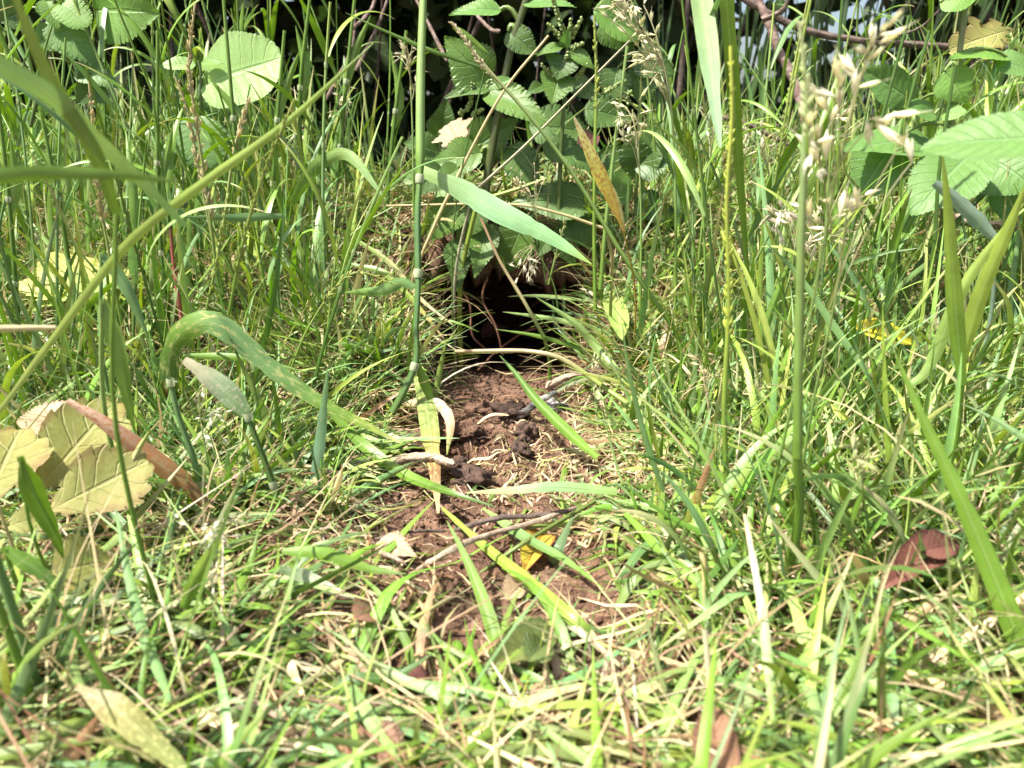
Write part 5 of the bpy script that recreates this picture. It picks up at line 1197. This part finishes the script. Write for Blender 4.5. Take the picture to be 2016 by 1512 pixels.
# ------------------------------------------------------------------ individual blades and shoots of the sward
LAND = [('the burrow mouth', 0.0, 0.60), ('the bare path', -0.01, 0.40), ('the large yellow leaf', -0.36, 0.62), ('the arched spotted blade', -0.22, 0.41),
        ('the olive toothed leaves', -0.20, 0.32), ('the round pale leaf', -0.27, 0.74), ('the nettle', -0.02, 0.72), ('the hazel', 0.38, 0.60),
        ('the vivid yellow leaf', 0.30, 0.55), ('the red-brown curled leaf', 0.17, 0.28), ('the large brown leaf', 0.055, 0.20), ('the crinkled leaf', 0.005, 0.265),
        ('the half-brown leaf', 0.012, 0.35), ('the tall stem', -0.08, 0.55), ('the grey-brown stick', -0.055, 0.42), ('the yellow spike', 0.13, 0.38),
        ('the grey fallen branch', 0.27, 0.71), ('the corner sapling', -0.46, 0.72), ('the pale cut-tip blade', 0.11, 0.35), ('the olive leaf tip', -0.16, 0.27),
        ('the ribbed brown leaf', -0.055, 0.34), ('the netted tan leaf', -0.24, 0.39)]
USED = {}
def auto_label(colour, form, x, y):
    ds = sorted(((x - a) ** 2 + (y - b) ** 2, nm, x - a, y - b) for nm, a, b in LAND)
    for nth in range(7):
        _, nm, dx, dy = ds[nth]
        rel = ('left of' if dx < 0 else 'right of') if abs(dx) > abs(dy) else ('in front of' if dy < 0 else 'behind')
        for pre in ('', 'close to and ' if nth == 0 else 'farther '):
            lab = f'{colour} {form} {pre}{rel} {nm}'
            if lab not in USED: USED[lab] = 1; return lab
    return lab

def individuals(F, name, cat, group, forms, mat='grass', nx=5):
    for i in range(len(F['w'])):
        sub = {k: F[k][i:i + 1] for k in ('pts', 'w', 'S', 'N', 'c')}
        o0 = sub['pts'][0, 0].copy(); sub['pts'] = sub['pts'] - o0
        form = forms[0] if F['ph'][i] > 0.9 else (forms[1] if F['ph'][i] > 0.45 else forms[2])
        if F['L'][i] > 0.11: form = 'long ' + form
        o = obj(name, field_mesh(name, sub, nx, 0.3), M[mat], None, tuple(o0))
        tag(o, auto_label(F['ci'][i], form, o0[0], o0[1]), cat, group)
def near_mask(x, y): return np.where((np.abs(x) < 0.10) & (y > 0.33), 0, 1) * (1 - bare_mask(x, y))
individuals(field(150, (-0.6, 0.6), (0.17, 0.62), (0.07, 0.13), (0.004, 0.0072), (1.05, 0.3), (0.45, 0.5), {FG: 3, BG: 2.4, PG: 2, YG: 2, OG: 0.6, ST: 0.7}, near_mask, 14, heroes=True, seed=31),
            'grass_leaf', 'grass blade', 'broad blades lying in the sward', ('blade lying', 'blade leaning', 'blade standing'))
individuals(field(60, (-0.8, 0.8), (0.50, 1.02), (0.09, 0.17), (0.0045, 0.0075), (0.35, 0.2), (0.9, 0.6), {FG: 3, BG: 2.4, PG: 2, YG: 1.6}, dens_up, 14, heroes=True, seed=32),
            'grass_leaf', 'grass blade', 'broad blades standing on the bank', ('blade bowed', 'blade leaning', 'blade upright'))

def proto_shoot(h, seed):
    """Local meshes: (stem, [leaf, ...], [node, ...])."""
    rs = random.Random(seed)
    n = 18; t = np.linspace(0, 1, n)[:, None]
    bend = rs.uniform(-0.12, 0.12); bend2 = rs.uniform(-0.1, 0.1)
    pts = np.concatenate([bend * h * t ** 2, bend2 * h * t ** 2, h * t], 1)
    colr = [(0, rs.choice([OG, FG, DG])), (0.5, rs.choice([FG, DG, BG])), (1, rs.choice([PG, FG, YG]))]
    acc = Acc(); r = rs.uniform(0.0009, 0.0015)
    tube(acc, pts, r * np.linspace(1, 0.6, n), gradcol(n, colr), 6); st = acc.mesh('stem')
    lvs, nds = [], []
    a0 = rs.uniform(0, 6.28)
    for k in range(rs.choice([2, 3])):
        tt = rs.uniform(0.25, 0.85); i = int(tt * (n - 1)); c = pts[i]; a = a0 + k * 3.14 + rs.uniform(-.4, .4)
        L = rs.uniform(0.05, 0.11); m = 14; s = np.linspace(0, 1, m)
        ang = rs.uniform(0.25, 0.5) + rs.uniform(0.2, 1.9) * s ** 1.3
        st_ = L / m
        q = np.stack([np.cumsum(np.sin(ang)) * math.cos(a) * st_, np.cumsum(np.sin(ang)) * math.sin(a) * st_, np.cumsum(np.cos(ang)) * st_], 1)
        acc = Acc(); cl = rs.choice([FG, FG, BG, PG, YG])
        ribbon(acc, q + c, blade_w(m, rs.uniform(0.004, 0.0068), 0.4, 0.05, 0.3), gradcol(m, [(0, PG), (0.15, cl), (0.8, cl), (1, rs.choice([cl, ST]))]), 0, 0.35, 5, rs.uniform(-.8, .8), (math.sin(a) * 0 + 0.0, 0.0, -1.0))
        lvs.append(acc.mesh('leaf'))
        acc = Acc(); tube(acc, np.stack([c + np.array([0, 0, r * d]) for d in (-1.5, -.7, 0, .7, 1.5)]), r * np.array([.95, 1.03, 1.08, 1.03, .9]), np.broadcast_to(np.array((0.26, 0.33, 0.14)), (5, 3)), 7)
        nds.append(acc.mesh('node'))
    return st, lvs, nds, (colr[1][1])
PROTO = [proto_shoot(random.uniform(0.13, 0.27), 100 + i) for i in range(16)]
g = np.random.default_rng(41)
cnt = 0
while cnt < 130:
    y = float(g.uniform(0.46, 1.02)); x = float(g.uniform(-0.72, 0.72) * (y + .05))
    if g.random() > float(dens_up(np.array([x]), np.array([y]))[0]): continue
    st, lvs, nds, cn = PROTO[cnt % 16]
    h = float(np.asarray([v.co.z for v in st.vertices]).max())
    form = 'slender jointed grass stem' if h > 0.2 else 'short jointed grass stem'
    o0 = (x, y, float(turf_z(x, y)) - 0.003)
    root = thing('grass_shoot', o0, auto_label(cn, form, x, y), 'grass stem', 'jointed grass stems on the bank')
    lean = g.normal(0.25 * x / 0.5, 0.16); root.rotation_euler = (float(g.normal(0, 0.13)), float(lean), float(g.uniform(0, 6.28)))
    s = float(g.uniform(0.8, 1.2)); root.scale = (s, s, s)
    obj('stem', st, M['grass'], root)
    for a in lvs: obj('leaf', a, M['grass'], root)
    for a in nds: obj('node', a, M['seed'], root)
    cnt += 1

# ------------------------------------------------------------------ the hedge behind
def leaf_cloud(name, C, A, B, Nn_, Ls, Ws, mat):
    """Many small pointed leaves: centre C, axis A, normal N; 6 quads each."""
    n = len(C); t = np.array([0, .3, .65, 1.0]); wv = np.array([.12, 1, .8, .03])
    s = np.array([-1, 0, 1.0])
    S = norm(np.cross(A, Nn_)); Nn_ = np.cross(S, A)
    v = C[:, None, None] + A[:, None, None] * (t[None, :, None, None] * Ls[:, None, None, None]) + S[:, None, None] * (s[None, None, :, None] * (wv[None, :, None] * Ws[:, None, None] * .5)[..., None]) \
        + Nn_[:, None, None] * ((np.abs(s)[None, None, :] * 0.2 * wv[None, :, None] * Ws[:, None, None] * .5 - 0.2 * (t ** 2)[None, :, None] * Ls[:, None, None])[..., None])
    q = grid_quads(4, 3); quads = (q[None] + (np.arange(n) * 12)[:, None, None]).reshape(-1, 4)
    uv = np.broadcast_to(np.stack(np.broadcast_arrays((s * .5 + .5)[None], t[:, None]), -1)[None], (n, 4, 3, 2))
    o = obj(name, np_mesh(name, v.reshape(-1, 3), quads, uv.reshape(-1, 2)), M[mat]); o['kind'] = 'stuff'
    return o
def rand_unit(g, n, bias=(0, 0, 0)):
    return norm(g.normal(0, 1, (n, 3)) + np.array(bias))
g = np.random.default_rng(51)
# unseen canopy added to shade the hollow, and the dense back of the hedge
n1 = 9000
C1 = np.stack([g.uniform(-1.6, 1.7, n1), g.uniform(1.0, 2.6, n1), g.uniform(0.0, 1.0, n1)], 1)
C1[:, 2] = 0.43 + 0.12 * (C1[:, 1] - 1.0) + C1[:, 2] ** 1.3 * 1.0 + 0.10 * (vnoise(C1[:, 0], C1[:, 1], 5, 3) - .5)
n2 = 26000
C2 = np.stack([g.uniform(-2.2, 2.4, n2), g.uniform(1.75, 3.2, n2), g.uniform(-0.45, 1.15, n2)], 1)
gapx = C2[:, 0] / C2[:, 1]
ing = (gapx > 0.235) & (gapx < 0.47) & (C2[:, 2] > 0.12)
C2 = C2[(~ing) | (g.random(n2) < 0.20)]
C = np.concatenate([C1, C2]); n = len(C); big = np.where(np.arange(n) < n1, 1.0, 1.35)
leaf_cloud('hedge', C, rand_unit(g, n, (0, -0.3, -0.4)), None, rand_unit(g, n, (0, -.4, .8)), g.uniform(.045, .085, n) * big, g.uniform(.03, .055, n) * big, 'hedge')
# reedy dark stems in the gap and twigs inside the hedge
acc = Acc()
for k in range(230):
    x = g.uniform(0.22, 1.0); y = g.uniform(1.1, 1.6); b = np.array([x, y, float(bank_z(x, y))]); tpt = b + np.array([g.normal(0.03, .06), g.normal(0, .05), g.uniform(.3, .55)])
    m = (b + tpt) / 2 + np.array([g.normal(0, .015), 0, 0])
    ribbon(acc, spline([b, m, tpt], 10), blade_w(10, g.uniform(.003, .007), .7, .1, .3), np.tile(np.array(PAL[DG])[None] * g.uniform(.25, .9), (10, 1)), 0, .3, 3, g.uniform(-.5, .5))
o = obj('reeds', acc.mesh('reeds'), M['grass']); o['kind'] = 'stuff'
acc = Acc()
for k in range(60):
    x = g.uniform(-1.4, 1.4); y = g.uniform(1.15, 2.3); b = np.array([x, y, float(bank_z(x, y))]); tpt = b + np.array([g.normal(0, .2), g.normal(0, .15), g.uniform(.4, 1.0)])
    m = (b + tpt) / 2 + g.normal(0, .05, 3)
    tube(acc, spline([b, m, tpt], 12), np.linspace(1, .4, 12) * g.uniform(.002, .007), np.full((12, 3), .2), 6, .2)
o = obj('hedge_twigs', acc.mesh('hedge_twigs'), M['twig_dark']); o['kind'] = 'stuff'
